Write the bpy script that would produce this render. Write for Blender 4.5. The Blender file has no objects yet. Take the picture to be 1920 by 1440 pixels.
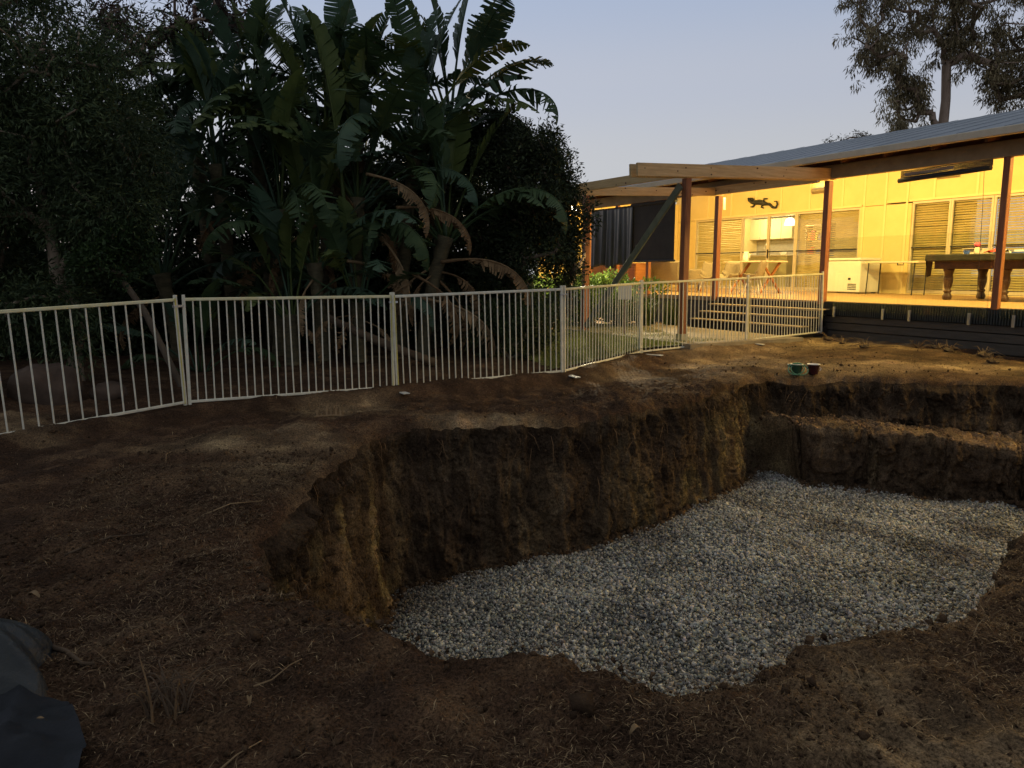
import bpy, math
import numpy as np
from mathutils import Matrix, Vector

sc = bpy.context.scene
col = sc.collection
R = math.radians
rng = np.random.default_rng(7)

# ------------------------------------------------------------------ camera
cam = bpy.data.cameras.new("camera")
camo = bpy.data.objects.new("camera", cam)
col.objects.link(camo)
sc.camera = camo
cam.sensor_width = 36.0
cam.lens = 36.0 * 1442 / 1920
cam.clip_start = 0.05
cam.clip_end = 1000
camo.location = (0, 0, 1.6)
camo.rotation_euler = (R(90 - 8.36), 0, 0)

# ------------------------------------------------------------------ sky at dusk
SUN_AZ = R(-38)                      # west-north-west, behind the trees
world = bpy.data.worlds.new("World")
sc.world = world
world.use_nodes = True
wn, wl = world.node_tree.nodes, world.node_tree.links
bg = wn['Background']
sky = wn.new('ShaderNodeTexSky')
sky.sky_type = 'NISHITA'
sky.sun_disc = False
sky.sun_elevation = R(0.5)
sky.sun_rotation = SUN_AZ
sky.ozone_density = 3.0
tc = wn.new('ShaderNodeTexCoord')
sep = wn.new('ShaderNodeSeparateXYZ')
wl.new(tc.outputs['Generated'], sep.inputs[0])
ramp = wn.new('ShaderNodeValToRGB')
cr = ramp.color_ramp
cr.interpolation = 'EASE'
cr.elements[0].position = 0.0
cr.elements[0].color = (0.50, 0.51, 0.515, 1)
cr.elements[1].position = 1.0
cr.elements[1].color = (0.34, 0.345, 0.34, 1)
for p, c in ((0.13, (0.50, 0.51, 0.54, 1)), (0.22, (0.45, 0.48, 0.56, 1)), (0.33, (0.37, 0.435, 0.57, 1)), (0.55, (0.36, 0.385, 0.42, 1))):
    e = cr.elements.new(p)
    e.color = c
wl.new(sep.outputs['Z'], ramp.inputs[0])
# twilight glow: brighter towards the set sun
dotn = wn.new('ShaderNodeVectorMath')
dotn.operation = 'DOT_PRODUCT'
wl.new(tc.outputs['Generated'], dotn.inputs[0])
dotn.inputs[1].default_value = (math.sin(SUN_AZ), math.cos(SUN_AZ), 0)
mr = wn.new('ShaderNodeMapRange')
mr.inputs['From Min'].default_value = -1
mr.inputs['From Max'].default_value = 1
mr.inputs['To Min'].default_value = 0.80
mr.inputs['To Max'].default_value = 1.12
wl.new(dotn.outputs['Value'], mr.inputs['Value'])
scl = wn.new('ShaderNodeVectorMath')
scl.operation = 'SCALE'
wl.new(ramp.outputs[0], scl.inputs[0])
wl.new(mr.outputs[0], scl.inputs['Scale'])
nsc = wn.new('ShaderNodeVectorMath')
nsc.operation = 'SCALE'
wl.new(sky.outputs[0], nsc.inputs[0])
nsc.inputs['Scale'].default_value = 0.03
addn = wn.new('ShaderNodeVectorMath')
addn.operation = 'ADD'
wl.new(scl.outputs[0], addn.inputs[0])
wl.new(nsc.outputs[0], addn.inputs[1])
wl.new(addn.outputs[0], bg.inputs[0])
bg.inputs[1].default_value = 1.0

sun = bpy.data.lights.new("sun", 'SUN')
sun.energy = 0.04
sun.angle = R(20)
sun.color = (1.0, 0.8, 0.62)
suno = bpy.data.objects.new("sun", sun)
col.objects.link(suno)
suno.rotation_euler = Vector((-math.sin(SUN_AZ), -math.cos(SUN_AZ), -0.12)).to_track_quat('-Z', 'Y').to_euler()

sc.view_settings.view_transform = 'Standard'
sc.view_settings.look = 'None'
sc.view_settings.exposure = 0.0
sc.view_settings.gamma = 1.0
sc.view_settings.use_curve_mapping = False
sc.cycles.use_denoising = True
sc.cycles.max_bounces = 7
sc.cycles.diffuse_bounces = 3
sc.cycles.glossy_bounces = 3
sc.cycles.use_adaptive_sampling = True
sc.cycles.adaptive_threshold = 0.02
sc.cycles.transparent_max_bounces = 16
sc.cycles.sample_clamp_indirect = 4.0

# ================================================================== helpers
def thing(name, label, cat, loc=(0, 0, 0), rotz=0.0, group=None):
    o = bpy.data.objects.new(name, None)
    col.objects.link(o)
    o.location = loc
    o.rotation_euler = (0, 0, rotz)
    o.empty_display_size = 0.2
    tag(o, label, cat, group)
    return o

def tag(o, label, cat, group=None, kind=None):
    o['label'] = label
    o['category'] = cat
    if group:
        o['group'] = group
    if kind:
        o['kind'] = kind
    return o

def copy_tree(o, parent=None):
    c = o.copy()
    col.objects.link(c)
    if parent is not None:
        c.parent = parent
    for ch in o.children:
        copy_tree(ch, c)
    return c

def rot_axis(axis, a):
    return np.array(Matrix.Rotation(a, 3, Vector(axis)))

class MB:
    def __init__(self):
        self.v, self.f, self.n = [], [], 0
    def add(self, V, F):
        V = np.asarray(V, float)
        self.v.append(V)
        self.f.extend([tuple(int(i) + self.n for i in f) for f in F])
        self.n += len(V)
        return self
    def box(self, x0, x1, y0, y1, z0, z1):
        V = [(x, y, z) for x in (x0, x1) for y in (y0, y1) for z in (z0, z1)]
        F = [(0, 1, 3, 2), (4, 6, 7, 5), (0, 4, 5, 1), (2, 3, 7, 6), (0, 2, 6, 4), (1, 5, 7, 3)]
        return self.add(V, F)
    def bar(self, p, q, w, h, up=(0, 0, 1)):
        p, q, up = np.array(p, float), np.array(q, float), np.array(up, float)
        d = q - p
        d /= np.linalg.norm(d)
        s = np.cross(d, up)
        s /= np.linalg.norm(s)
        t = np.cross(s, d)
        V = [e + s * a * w / 2 + t * b * h / 2 for e in (p, q) for a in (-1, 1) for b in (-1, 1)]
        F = [(0, 1, 3, 2), (4, 6, 7, 5), (0, 4, 5, 1), (2, 3, 7, 6), (0, 2, 6, 4), (1, 5, 7, 3)]
        return self.add(V, F)
    def tube(self, pts, rad, n=8, cap=True):
        pts = np.asarray(pts, float)
        k = len(pts)
        rad = np.full(k, rad, float) if np.isscalar(rad) else np.asarray(rad, float)
        tan = np.gradient(pts, axis=0)
        tan /= np.linalg.norm(tan, axis=1)[:, None] + 1e-12
        ref = np.array([0, 0, 1.0]) if abs(tan[0][2]) < 0.9 else np.array([1.0, 0, 0])
        a = np.linspace(0, 2 * np.pi, n, endpoint=False)
        V = []
        for i in range(k):
            s = np.cross(tan[i], ref)
            s /= np.linalg.norm(s) + 1e-12
            t = np.cross(s, tan[i])
            ref = t
            V.append(pts[i] + rad[i] * (np.cos(a)[:, None] * s + np.sin(a)[:, None] * t))
        F = [(i * n + j, i * n + (j + 1) % n, (i + 1) * n + (j + 1) % n, (i + 1) * n + j) for i in range(k - 1) for j in range(n)]
        if cap:
            F += [tuple(range(n))[::-1], tuple(range((k - 1) * n, k * n))]
        return self.add(np.concatenate(V), F)
    def lathe(self, prof, n=20, c=(0, 0, 0)):
        a = np.linspace(0, 2 * np.pi, n, endpoint=False)
        V = [(c[0] + r * math.cos(t), c[1] + r * math.sin(t), c[2] + z) for r, z in prof for t in a]
        k = len(prof)
        F = [(i * n + j, i * n + (j + 1) % n, (i + 1) * n + (j + 1) % n, (i + 1) * n + j) for i in range(k - 1) for j in range(n)]
        if prof[0][0] > 1e-4:
            F.append(tuple(range(n))[::-1])
        if prof[-1][0] > 1e-4:
            F.append(tuple(range((k - 1) * n, k * n)))
        return self.add(V, F)
    def mesh(self, name):
        me = bpy.data.meshes.new(name)
        me.from_pydata(np.concatenate(self.v).tolist(), [], self.f)
        me.update()
        return me
    def build(self, name, mat, parent=None, smooth=False, bevel=0.0):
        me = self.mesh(name)
        return link(name, me, mat, parent, smooth, bevel)

def link(name, me, mat, parent=None, smooth=False, bevel=0.0):
    if mat is not None and not me.materials:
        me.materials.append(mat)
    if smooth:
        me.polygons.foreach_set('use_smooth', [True] * len(me.polygons))
    o = bpy.data.objects.new(name, me)
    col.objects.link(o)
    if parent is not None:
        o.parent = parent
    if bevel:
        b = o.modifiers.new('bevel', 'BEVEL')
        b.width = bevel
        b.segments = 1
        b.limit_method = 'ANGLE'
    return o

def np_mesh(name, V, F, mat, parent=None, smooth=False, colors=None):
    V = np.ascontiguousarray(V, np.float32)
    F = np.ascontiguousarray(F, np.int32)
    m, k = F.shape
    me = bpy.data.meshes.new(name)
    me.vertices.add(len(V))
    me.vertices.foreach_set('co', V.ravel())
    me.loops.add(m * k)
    me.loops.foreach_set('vertex_index', F.ravel())
    me.polygons.add(m)
    me.polygons.foreach_set('loop_start', np.arange(0, m * k, k, dtype=np.int32))
    if smooth:
        me.polygons.foreach_set('use_smooth', np.ones(m, bool))
    if colors is not None:
        at_ = me.attributes.new('Col', 'FLOAT_COLOR', 'POINT')
        c4 = np.ones((len(V), 4), np.float32)
        c4[:, :3] = colors
        at_.data.foreach_set('color', c4.ravel())
    me.update(calc_edges=True)
    me.validate()
    return link(name, me, mat, parent)

def _hash(ix, iy, iz):
    h = (ix * 374761393 + iy * 668265263 + iz * 2147483647 + 1442695) & 0xFFFFFFFF
    h = ((h ^ (h >> 13)) * 1274126177) & 0xFFFFFFFF
    h = ((h ^ (h >> 16)) * 2246822519) & 0xFFFFFFFF
    return ((h ^ (h >> 15)) & 0xFFFFFF) / float(0xFFFFFF)

def vnoise(x, y, z=0.0):
    x, y = np.asarray(x, float), np.asarray(y, float)
    z = np.broadcast_to(np.asarray(z, float), x.shape)
    ix, iy, iz = np.floor(x).astype(np.int64), np.floor(y).astype(np.int64), np.floor(z).astype(np.int64)
    fx, fy, fz = x - ix, y - iy, z - iz
    fx, fy, fz = [f * f * (3 - 2 * f) for f in (fx, fy, fz)]
    r = 0
    for a in (0, 1):
        for b in (0, 1):
            for c in (0, 1):
                r = r + _hash(ix + a, iy + b, iz + c) * (fx if a else 1 - fx) * (fy if b else 1 - fy) * (fz if c else 1 - fz)
    return r * 2 - 1

def fbm(x, y, z=0.0, o=4, g=0.5):
    r, a, f = 0, 1.0, 1.0
    for i in range(o):
        r = r + a * vnoise(np.asarray(x) * f + 17.3 * i, np.asarray(y) * f - 9.1 * i, np.asarray(z) * f + 3.7 * i)
        a *= g
        f *= 2.03
    return r

def sstep(a, b, x):
    t = np.clip((x - a) / (b - a), 0, 1)
    return t * t * (3 - 2 * t)

# ------------------------------------------------------------------ materials
def pmat(name, c1, c2=None, scale=6.0, rough=0.7, bump=0.0, bscale=40.0, metal=0.0, stretch=(1, 1, 1), attr=False, spec=0.3,
         c3=None, contrast=(0.35, 0.65), trans=0.0, dist=0.02, grain=0.0, gscale=70.0):
    m = bpy.data.materials.new(name)
    m.use_nodes = True
    n, l = m.node_tree.nodes, m.node_tree.links
    p = n['Principled BSDF']
    p.inputs['Roughness'].default_value = rough
    p.inputs['Metallic'].default_value = metal
    p.inputs['Specular IOR Level'].default_value = spec
    p.inputs['Base Color'].default_value = (*c1, 1)
    t = n.new('ShaderNodeTexCoord')
    mp = n.new('ShaderNodeMapping')
    mp.inputs['Scale'].default_value = stretch
    l.new(t.outputs['Object'], mp.inputs[0])
    out = None
    if c2 is not None:
        nz = n.new('ShaderNodeTexNoise')
        nz.inputs['Scale'].default_value = scale
        nz.inputs['Detail'].default_value = 6
        nz.inputs['Roughness'].default_value = 0.65
        l.new(mp.outputs[0], nz.inputs['Vector'])
        rp = n.new('ShaderNodeValToRGB')
        rp.color_ramp.elements[0].position = contrast[0]
        rp.color_ramp.elements[0].color = (*c1, 1)
        rp.color_ramp.elements[1].position = contrast[1]
        rp.color_ramp.elements[1].color = (*c2, 1)
        if c3 is not None:
            e = rp.color_ramp.elements.new((contrast[0] + contrast[1]) / 2)
            e.color = (*c3, 1)
        l.new(nz.outputs[0], rp.inputs[0])
        out = rp.outputs[0]
    if attr:
        a = n.new('ShaderNodeAttribute')
        a.attribute_name = 'Col'
        if out is not None:
            mx = n.new('ShaderNodeMix')
            mx.data_type = 'RGBA'
            mx.blend_type = 'MULTIPLY'
            mx.inputs[0].default_value = 1.0
            l.new(out, mx.inputs[6])
            l.new(a.outputs['Color'], mx.inputs[7])
            out = mx.outputs[2]
        else:
            out = a.outputs['Color']
    if grain:
        ng = n.new('ShaderNodeTexNoise')
        ng.inputs['Scale'].default_value = gscale
        ng.inputs['Detail'].default_value = 3
        ng.inputs['Roughness'].default_value = 0.8
        l.new(t.outputs['Object'], ng.inputs['Vector'])
        gr = n.new('ShaderNodeMapRange')
        gr.inputs['From Min'].default_value = 0.33
        gr.inputs['From Max'].default_value = 0.67
        gr.inputs['To Min'].default_value = 1 - grain
        gr.inputs['To Max'].default_value = 1 + grain
        l.new(ng.outputs[0], gr.inputs['Value'])
        gs = n.new('ShaderNodeVectorMath')
        gs.operation = 'SCALE'
        l.new(out, gs.inputs[0])
        l.new(gr.outputs[0], gs.inputs['Scale'])
        out = gs.outputs[0]
    if out is not None:
        l.new(out, p.inputs['Base Color'])
    if bump:
        nb = n.new('ShaderNodeTexNoise')
        nb.inputs['Scale'].default_value = bscale
        nb.inputs['Detail'].default_value = 5
        nb.inputs['Roughness'].default_value = 0.7
        l.new(mp.outputs[0], nb.inputs['Vector'])
        bp = n.new('ShaderNodeBump')
        bp.inputs['Strength'].default_value = bump
        bp.inputs['Distance'].default_value = dist
        l.new(nb.outputs[0], bp.inputs['Height'])
        l.new(bp.outputs[0], p.inputs['Normal'])
    if trans:
        tr = n.new('ShaderNodeBsdfTranslucent')
        if out is not None:
            l.new(out, tr.inputs[0])
        else:
            tr.inputs[0].default_value = (*c1, 1)
        mx2 = n.new('ShaderNodeMixShader')
        mx2.inputs[0].default_value = trans
        l.new(p.outputs[0], mx2.inputs[1])
        l.new(tr.outputs[0], mx2.inputs[2])
        l.new(mx2.outputs[0], n['Material Output'].inputs[0])
    return m

def emat(name, c, s):
    m = bpy.data.materials.new(name)
    m.use_nodes = True
    n, l = m.node_tree.nodes, m.node_tree.links
    e = n.new('ShaderNodeEmission')
    e.inputs[0].default_value = (*c, 1)
    e.inputs[1].default_value = s
    l.new(e.outputs[0], n['Material Output'].inputs[0])
    return m

def gmat(name, tint=(0.95, 0.97, 0.95), rough=0.02, boost=0.0):
    m = bpy.data.materials.new(name)
    m.use_nodes = True
    n, l = m.node_tree.nodes, m.node_tree.links
    t = n.new('ShaderNodeBsdfTransparent')
    t.inputs[0].default_value = (*tint, 1)
    g = n.new('ShaderNodeBsdfGlossy')
    g.inputs['Roughness'].default_value = rough
    fr = n.new('ShaderNodeFresnel')
    geo = n.new('ShaderNodeNewGeometry')
    ior = n.new('ShaderNodeMapRange')
    ior.inputs['To Min'].default_value = 1.45
    ior.inputs['To Max'].default_value = 1 / 1.45
    l.new(geo.outputs['Backfacing'], ior.inputs['Value'])
    l.new(ior.outputs[0], fr.inputs[0])
    mx = n.new('ShaderNodeMixShader')
    l.new(fr.outputs[0], mx.inputs[0])
    l.new(t.outputs[0], mx.inputs[1])
    l.new(g.outputs[0], mx.inputs[2])
    l.new(mx.outputs[0], n['Material Output'].inputs[0])
    return m

M = {}
M['soil'] = pmat('soil', (0.034, 0.0195, 0.0115), (0.155, 0.093, 0.050), 2.6, 0.95, 1.0, 38, c3=(0.070, 0.0395, 0.0225), contrast=(0.3, 0.72), spec=0.1, dist=0.03, attr=True, grain=0.8, gscale=75)
M['clay'] = pmat('clay', (0.046, 0.030, 0.019), (0.140, 0.098, 0.058), 3.4, 0.95, 1.0, 24, c3=(0.076, 0.050, 0.030), stretch=(1, 1, 0.42), contrast=(0.36, 0.70), spec=0.1, dist=0.05, attr=True, grain=0.6, gscale=48)
M['gravel_bed'] = pmat('gravel_bed', (0.10, 0.10, 0.105), (0.34, 0.335, 0.33), 60, 0.9, 1.0, 70)
M['stone'] = pmat('stone', (1, 1, 1), (0.75, 0.75, 0.75), 30, 0.85, attr=True, spec=0.3)
M['litter'] = pmat('litter', (1, 1, 1), attr=True, rough=0.85, spec=0.2)
M['clod'] = pmat('clod', (0.05, 0.03, 0.018), (0.11, 0.07, 0.04), 9, 0.95, 0.8, 60, spec=0.1, attr=True)
M['lawn'] = pmat('lawn', (0.09, 0.105, 0.026), (0.17, 0.17, 0.05), 5, 0.95, 0.8, 60)
M['blade'] = pmat('blade', (1, 1, 1), attr=True, rough=0.7, trans=0.2)
M['concrete'] = pmat('concrete', (0.20, 0.165, 0.12), (0.30, 0.25, 0.18), 4, 0.9, 0.3, 60)
M['galv'] = pmat('galv', (0.60, 0.565, 0.44), (0.78, 0.74, 0.60), 9, 0.55, spec=0.4)
M['yellowed'] = pmat('yellowed', (0.68, 0.60, 0.30), (0.78, 0.73, 0.50), 5, 0.5, spec=0.4)
M['yellow'] = pmat('yellow', (0.58, 0.46, 0.05), (0.62, 0.58, 0.34), 3.5, 0.5)
M['foot'] = pmat('foot', (0.45, 0.44, 0.40), (0.6, 0.58, 0.52), 8, 0.6)
M['pine'] = pmat('pine', (0.46, 0.31, 0.145), (0.64, 0.47, 0.25), 3.5, 0.65, 0.15, 30, stretch=(0.5, 0.5, 7), c3=(0.56, 0.39, 0.19))
M['hardwood'] = pmat('hardwood', (0.19, 0.065, 0.028), (0.30, 0.115, 0.05), 5, 0.5, 0.15, 40, stretch=(6, 6, 0.6))
M['treated'] = pmat('treated', (0.10, 0.12, 0.085), (0.17, 0.18, 0.125), 4, 0.7, 0.15, 40)
M['greywood'] = pmat('greywood', (0.24, 0.18, 0.14), (0.36, 0.27, 0.21), 4, 0.7, 0.2, 40)
M['knot'] = pmat('knot', (0.10, 0.05, 0.022), rough=0.6)
M['beam'] = pmat('beam', (0.24, 0.185, 0.115), (0.33, 0.26, 0.17), 3, 0.7, 0.1, 30)
M['eave'] = pmat('eave', (0.12, 0.055, 0.03), (0.19, 0.09, 0.05), 4, 0.7)
M['roof'] = pmat('roof', (0.15, 0.18, 0.22), (0.18, 0.21, 0.25), 1.5, 0.5, spec=0.5)
M['gutter'] = pmat('gutter', (0.42, 0.36, 0.27), (0.50, 0.43, 0.33), 3, 0.5)
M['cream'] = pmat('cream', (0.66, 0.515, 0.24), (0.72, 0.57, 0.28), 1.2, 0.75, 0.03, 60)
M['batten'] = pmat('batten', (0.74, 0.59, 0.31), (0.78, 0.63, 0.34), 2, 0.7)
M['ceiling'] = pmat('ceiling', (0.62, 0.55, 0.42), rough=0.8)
M['frame'] = pmat('frame', (0.52, 0.44, 0.32), (0.58, 0.50, 0.37), 3, 0.45, spec=0.5)
M['glass'] = gmat('glass')
M['balglass'] = gmat('balglass', (0.93, 0.96, 0.93))
M['blind'] = pmat('blind', (0.55, 0.41, 0.17), (0.66, 0.50, 0.23), 3, 0.6)
M['black'] = pmat('black', (0.018, 0.018, 0.02), (0.03, 0.03, 0.032), 6, 0.6)
M['tarp'] = pmat('tarp', (0.014, 0.015, 0.016), (0.028, 0.028, 0.028), 3, 0.42, 0.2, 8, spec=0.6)
M['deck'] = pmat('deck', (0.34, 0.21, 0.095), (0.46, 0.295, 0.145), 3, 0.55, stretch=(6, 0.8, 1))
M['skirt'] = pmat('skirt', (0.055, 0.046, 0.036), (0.085, 0.072, 0.058), 3, 0.7, 0.2, 40, stretch=(1, 1, 6))
M['mesh'] = pmat('mesh', (0.022, 0.026, 0.026), (0.04, 0.045, 0.045), 8, 0.5)
M['nosing'] = pmat('nosing', (0.42, 0.30, 0.16), (0.5, 0.37, 0.21), 4, 0.6)
M['riser'] = pmat('riser', (0.014, 0.011, 0.009), (0.025, 0.02, 0.016), 5, 0.7)
M['steel'] = pmat('steel', (0.55, 0.55, 0.54), rough=0.3, metal=0.9)
M['white'] = pmat('white', (0.74, 0.73, 0.70), (0.78, 0.77, 0.74), 4, 0.5)
M['offwhite'] = pmat('offwhite', (0.68, 0.58, 0.43), (0.74, 0.64, 0.48), 6, 0.45)
M['cabinet'] = pmat('cabinet', (0.62, 0.54, 0.34), rough=0.5)
M['bench'] = pmat('bench', (0.50, 0.45, 0.28), (0.55, 0.5, 0.33), 3, 0.5)
M['splash'] = pmat('splash', (0.32, 0.29, 0.24), (0.4, 0.36, 0.3), 8, 0.3)
M['table_wood'] = pmat('table_wood', (0.045, 0.022, 0.012), (0.085, 0.042, 0.023), 7, 0.4)
M['cloth'] = pmat('cloth', (0.016, 0.015, 0.012), (0.03, 0.028, 0.021), 8, 0.85)
M['wicker'] = pmat('wicker', (0.22, 0.18, 0.12), (0.36, 0.30, 0.21), 60, 0.8, 0.8, 70)
M['cabwood'] = pmat('cabwood', (0.26, 0.10, 0.035), (0.38, 0.165, 0.06), 4, 0.45, stretch=(1, 1, 8))
M['cushion'] = pmat('cushion', (0.5, 0.42, 0.3), (0.58, 0.5, 0.38), 10, 0.9)
M['red'] = pmat('red', (0.6, 0.06, 0.05), rough=0.5)
M['pink'] = pmat('pink', (0.62, 0.10, 0.16), rough=0.4)
M['blue'] = pmat('blue', (0.05, 0.10, 0.38), rough=0.5)
M['orange'] = pmat('orange', (0.75, 0.25, 0.04), rough=0.5)
M['yell'] = pmat('yell', (0.7, 0.55, 0.08), rough=0.5)
M['maroon'] = pmat('maroon', (0.045, 0.008, 0.014), rough=0.25, spec=0.6)
M['greenp'] = pmat('greenp', (0.03, 0.09, 0.05), (0.045, 0.12, 0.07), 8, 0.35, spec=0.5)
M['hose'] = pmat('hose', (0.10, 0.22, 0.13), rough=0.4)
M['sheet'] = pmat('sheet', (0.011, 0.014, 0.016), (0.024, 0.028, 0.030), 5, 0.40, 0.8, 12, spec=0.35)
M['navy'] = pmat('navy', (0.006, 0.008, 0.011), (0.011, 0.013, 0.018), 6, 0.6, 0.3, 20, spec=0.2)
M['bark'] = pmat('bark', (0.17, 0.13, 0.09), (0.32, 0.25, 0.18), 8, 0.9, 0.5, 30, stretch=(1, 1, 0.3))
M['darkbark'] = pmat('darkbark', (0.07, 0.052, 0.035), (0.15, 0.115, 0.08), 8, 0.9, 0.5, 30, stretch=(1, 1, 0.3))
M['gumbark'] = pmat('gumbark', (0.18, 0.125, 0.09), (0.36, 0.27, 0.21), 2.5, 0.85, 0.3, 15, stretch=(1, 1, 0.25))
M['leaf'] = pmat('leaf', (1, 1, 1), attr=True, rough=0.6, spec=0.25, trans=0.15)
M['hedge_leaf'] = pmat('hedge_leaf', (1, 1, 1), attr=True, rough=0.5, spec=0.3, trans=0.5)
M['strel'] = pmat('strel', (0.032, 0.062, 0.028), (0.066, 0.105, 0.040), 2.2, 0.55, 0.4, 14, spec=0.22, trans=0.2, stretch=(1, 1, 1))
M['strel2'] = pmat('strel2', (0.06, 0.09, 0.025), (0.11, 0.14, 0.038), 2.2, 0.55, 0.4, 14, spec=0.22, trans=0.25)
M['strel3'] = pmat('strel3', (0.034, 0.070, 0.042), (0.065, 0.11, 0.062), 2.2, 0.5, 0.4, 14, spec=0.3, trans=0.15)
M['dead'] = pmat('dead', (0.10, 0.058, 0.026), (0.21, 0.13, 0.062), 5, 0.85, 0.4, 30)
M['dead2'] = pmat('dead2', (0.17, 0.11, 0.055), (0.31, 0.21, 0.11), 5, 0.85, 0.4, 30)
M['pseudo'] = pmat('pseudo', (0.05, 0.045, 0.025), (0.13, 0.105, 0.055), 5, 0.8, 0.5, 20, stretch=(1, 1, 3))
M['rock'] = pmat('rock', (0.05, 0.032, 0.022), (0.10, 0.066, 0.046), 3, 0.9, 0.5, 18)
M['log'] = pmat('log', (0.055, 0.036, 0.022), (0.12, 0.08, 0.048), 5, 0.9, 0.5, 25)

# ================================================================== terrain
FENCE = np.array([(-6.3, 5.15), (-4.90, 7.13), (-3.62, 8.72), (-1.49, 9.72), (0.73, 10.80), (2.15, 12.85), (4.36, 14.25), (6.28, 15.45)])

def fence_d(x, y):
    "signed distance to the fence line, positive on the pit side"
    best = np.full(np.shape(x), 1e9)
    sg = np.ones(np.shape(x))
    for a, b in zip(FENCE[:-1], FENCE[1:]):
        d = b - a
        L2 = d @ d
        t = np.clip(((x - a[0]) * d[0] + (y - a[1]) * d[1]) / L2, 0, 1)
        dx, dy = x - a[0] - t * d[0], y - a[1] - t * d[1]
        dd = np.hypot(dx, dy)
        s = np.where(d[0] * dy - d[1] * dx < 0, 1.0, -1.0)
        m = dd < best
        best = np.where(m, dd, best)
        sg = np.where(m, s, sg)
    return best * sg

def gbase(x, y):
    z = 0.36 * np.clip((y - 5) / 11.0, 0, 1)
    z = np.where(y > 7, z, z * 1.0)
    return z

def gheight(x, y):
    x, y = np.asarray(x, float), np.asarray(y, float)
    z = gbase(x, y)
    d = fence_d(x, y)
    dip = sstep(0.12, 0.5, d) * (1 - sstep(0.7, 2.0, d)) * (1 - sstep(12.5, 14.5, y) * 0.6)
    z = z - 0.13 * dip
    far = 1 - sstep(14, 40, np.hypot(x, y))
    z = z + far * (0.05 * fbm(x * 0.7, y * 0.7, 0, 3) + 0.022 * fbm(x * 3.1, y * 3.1, 5, 3))
    near = 1 - sstep(9, 13, np.hypot(x, y))
    near = near * sstep(0.1, 0.6, np.abs(d - 0.1))
    z = z + near * 0.026 * np.abs(fbm(x * 9, y * 9, 9, 3))
    z = z + near * 0.05 * (np.abs(fbm(x * 1.9, y * 1.9, 13, 3)) - 0.35)
    z = z + near * 0.02 * np.clip(fbm(x * 5.5 + y, y * 5.5, 15, 2) - 0.25, 0, 1)
    # clear the surfaces that are laid on top (slab, lawn) of bumps
    return z

RIM = np.array([(-1.63, 4.71), (-1.46, 4.18), (-1.22, 3.86), (-0.67, 3.41), (-0.14, 3.14), (0.27, 3.08), (0.61, 2.88), (0.97, 2.95), (1.35, 3.2),
                (1.79, 3.38), (2.13, 3.55), (2.6, 3.95), (3.09, 4.56), (3.4, 4.9), (4.2, 5.5), (5.5, 6.2), (7.0, 6.8), (8.2, 7.6), (8.4, 8.8),
                (7.8, 9.6), (6.73, 10.01), (5.72, 10.34), (4.47, 10.62), (3.6, 10.52), (3.2, 10.36), (2.83, 9.74), (2.47, 9.27), (1.96, 8.71),
                (1.29, 8.33), (0.67, 7.93), (0.0, 7.8), (-0.7, 7.70), (-1.20, 7.60), (-1.32, 7.42), (-1.42, 6.4), (-1.52, 5.5)])
CEN = np.array([1.8, 6.2])
NR = 1800
seg = np.vstack([RIM, RIM[:1]])
arc = np.r_[0, np.cumsum(np.hypot(*np.diff(seg, axis=0).T))]
s_ = np.linspace(0, arc[-1], NR, endpoint=False)
rim = np.c_[np.interp(s_, arc, seg[:, 0]), np.interp(s_, arc, seg[:, 1])]
ker = np.hanning(23)
ker /= ker.sum()
rim = np.c_[[np.convolve(np.r_[rim[-11:, i], rim[:, i], rim[:11, i]], ker, 'valid') for i in (0, 1)]].T
rad = rim - CEN
rl = np.hypot(*rad.T)
rad /= rl[:, None]
jit = 0.07 * fbm(rim[:, 0] * 1.7, rim[:, 1] * 1.7, 2, 3) + 0.028 * fbm(rim[:, 0] * 9, rim[:, 1] * 9, 4, 3)
rim = rim + rad * jit[:, None]
tg = np.roll(rim, -6, 0) - np.roll(rim, 6, 0)
tg /= np.hypot(*tg.T)[:, None]
inn = np.c_[-tg[:, 1], tg[:, 0]]                   # inward normal (rim runs counter-clockwise)
inn *= np.sign((inn * -rad).sum(1))[:, None]
inn = np.c_[[np.convolve(np.r_[inn[-20:, i], inn[:, i], inn[:20, i]], np.ones(41) / 41, 'valid') for i in (0, 1)]].T

# ground rings: from the rim outwards to the horizon
k = [1.0]
st = 0.0035
while k[-1] < 40:
    k.append(k[-1] + st)
    st *= 1.0265 if k[-1] < 4 else 1.12
k = np.array(k)
NK = len(k)
GX = CEN[0] + (rim[:, 0] - CEN[0])[None] * k[:, None]
GY = CEN[1] + (rim[:, 1] - CEN[1])[None] * k[:, None]
GZ = gheight(GX, GY)
off = (k[:, None] - 1) * np.hypot(*(rim - CEN).T)[None]
GZ -= 0.075 * np.exp(-off / 0.06) + 0.03 * np.exp(-off / 0.35)
# keep the soil under the slab, lawn and deck
A = R(28.4)
UX = np.array([math.sin(A), -math.cos(A)])         # house x axis (to the right along the facade)
UY = np.array([math.cos(A), math.sin(A)])          # house y axis (into the house)
HO = np.array([6.40, 15.5])
def to_house(x, y):
    dx, dy = x - HO[0], y - HO[1]
    return dx * UX[0] + dy * UX[1], dx * UY[0] + dy * UY[1]
hx, hy = to_house(GX, GY)
pad = sstep(-5.4, -4.6, hy) * sstep(-16, -14, hx) * (1 - sstep(-0.1, 0.6, hx))
GZ = GZ * (1 - pad) + np.minimum(GZ, 0.29) * pad
jz = (1 - sstep(8, 14, np.hypot(GX, GY))) * rng.normal(0, 0.0045, GX.shape) * (np.arange(NK)[:, None] > 0)
V = np.stack([GX, GY, GZ + jz], -1).reshape(-1, 3)
ii, jj = np.meshgrid(np.arange(NK - 1), np.arange(NR), indexing='ij')
j2 = (jj + 1) % NR
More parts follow.
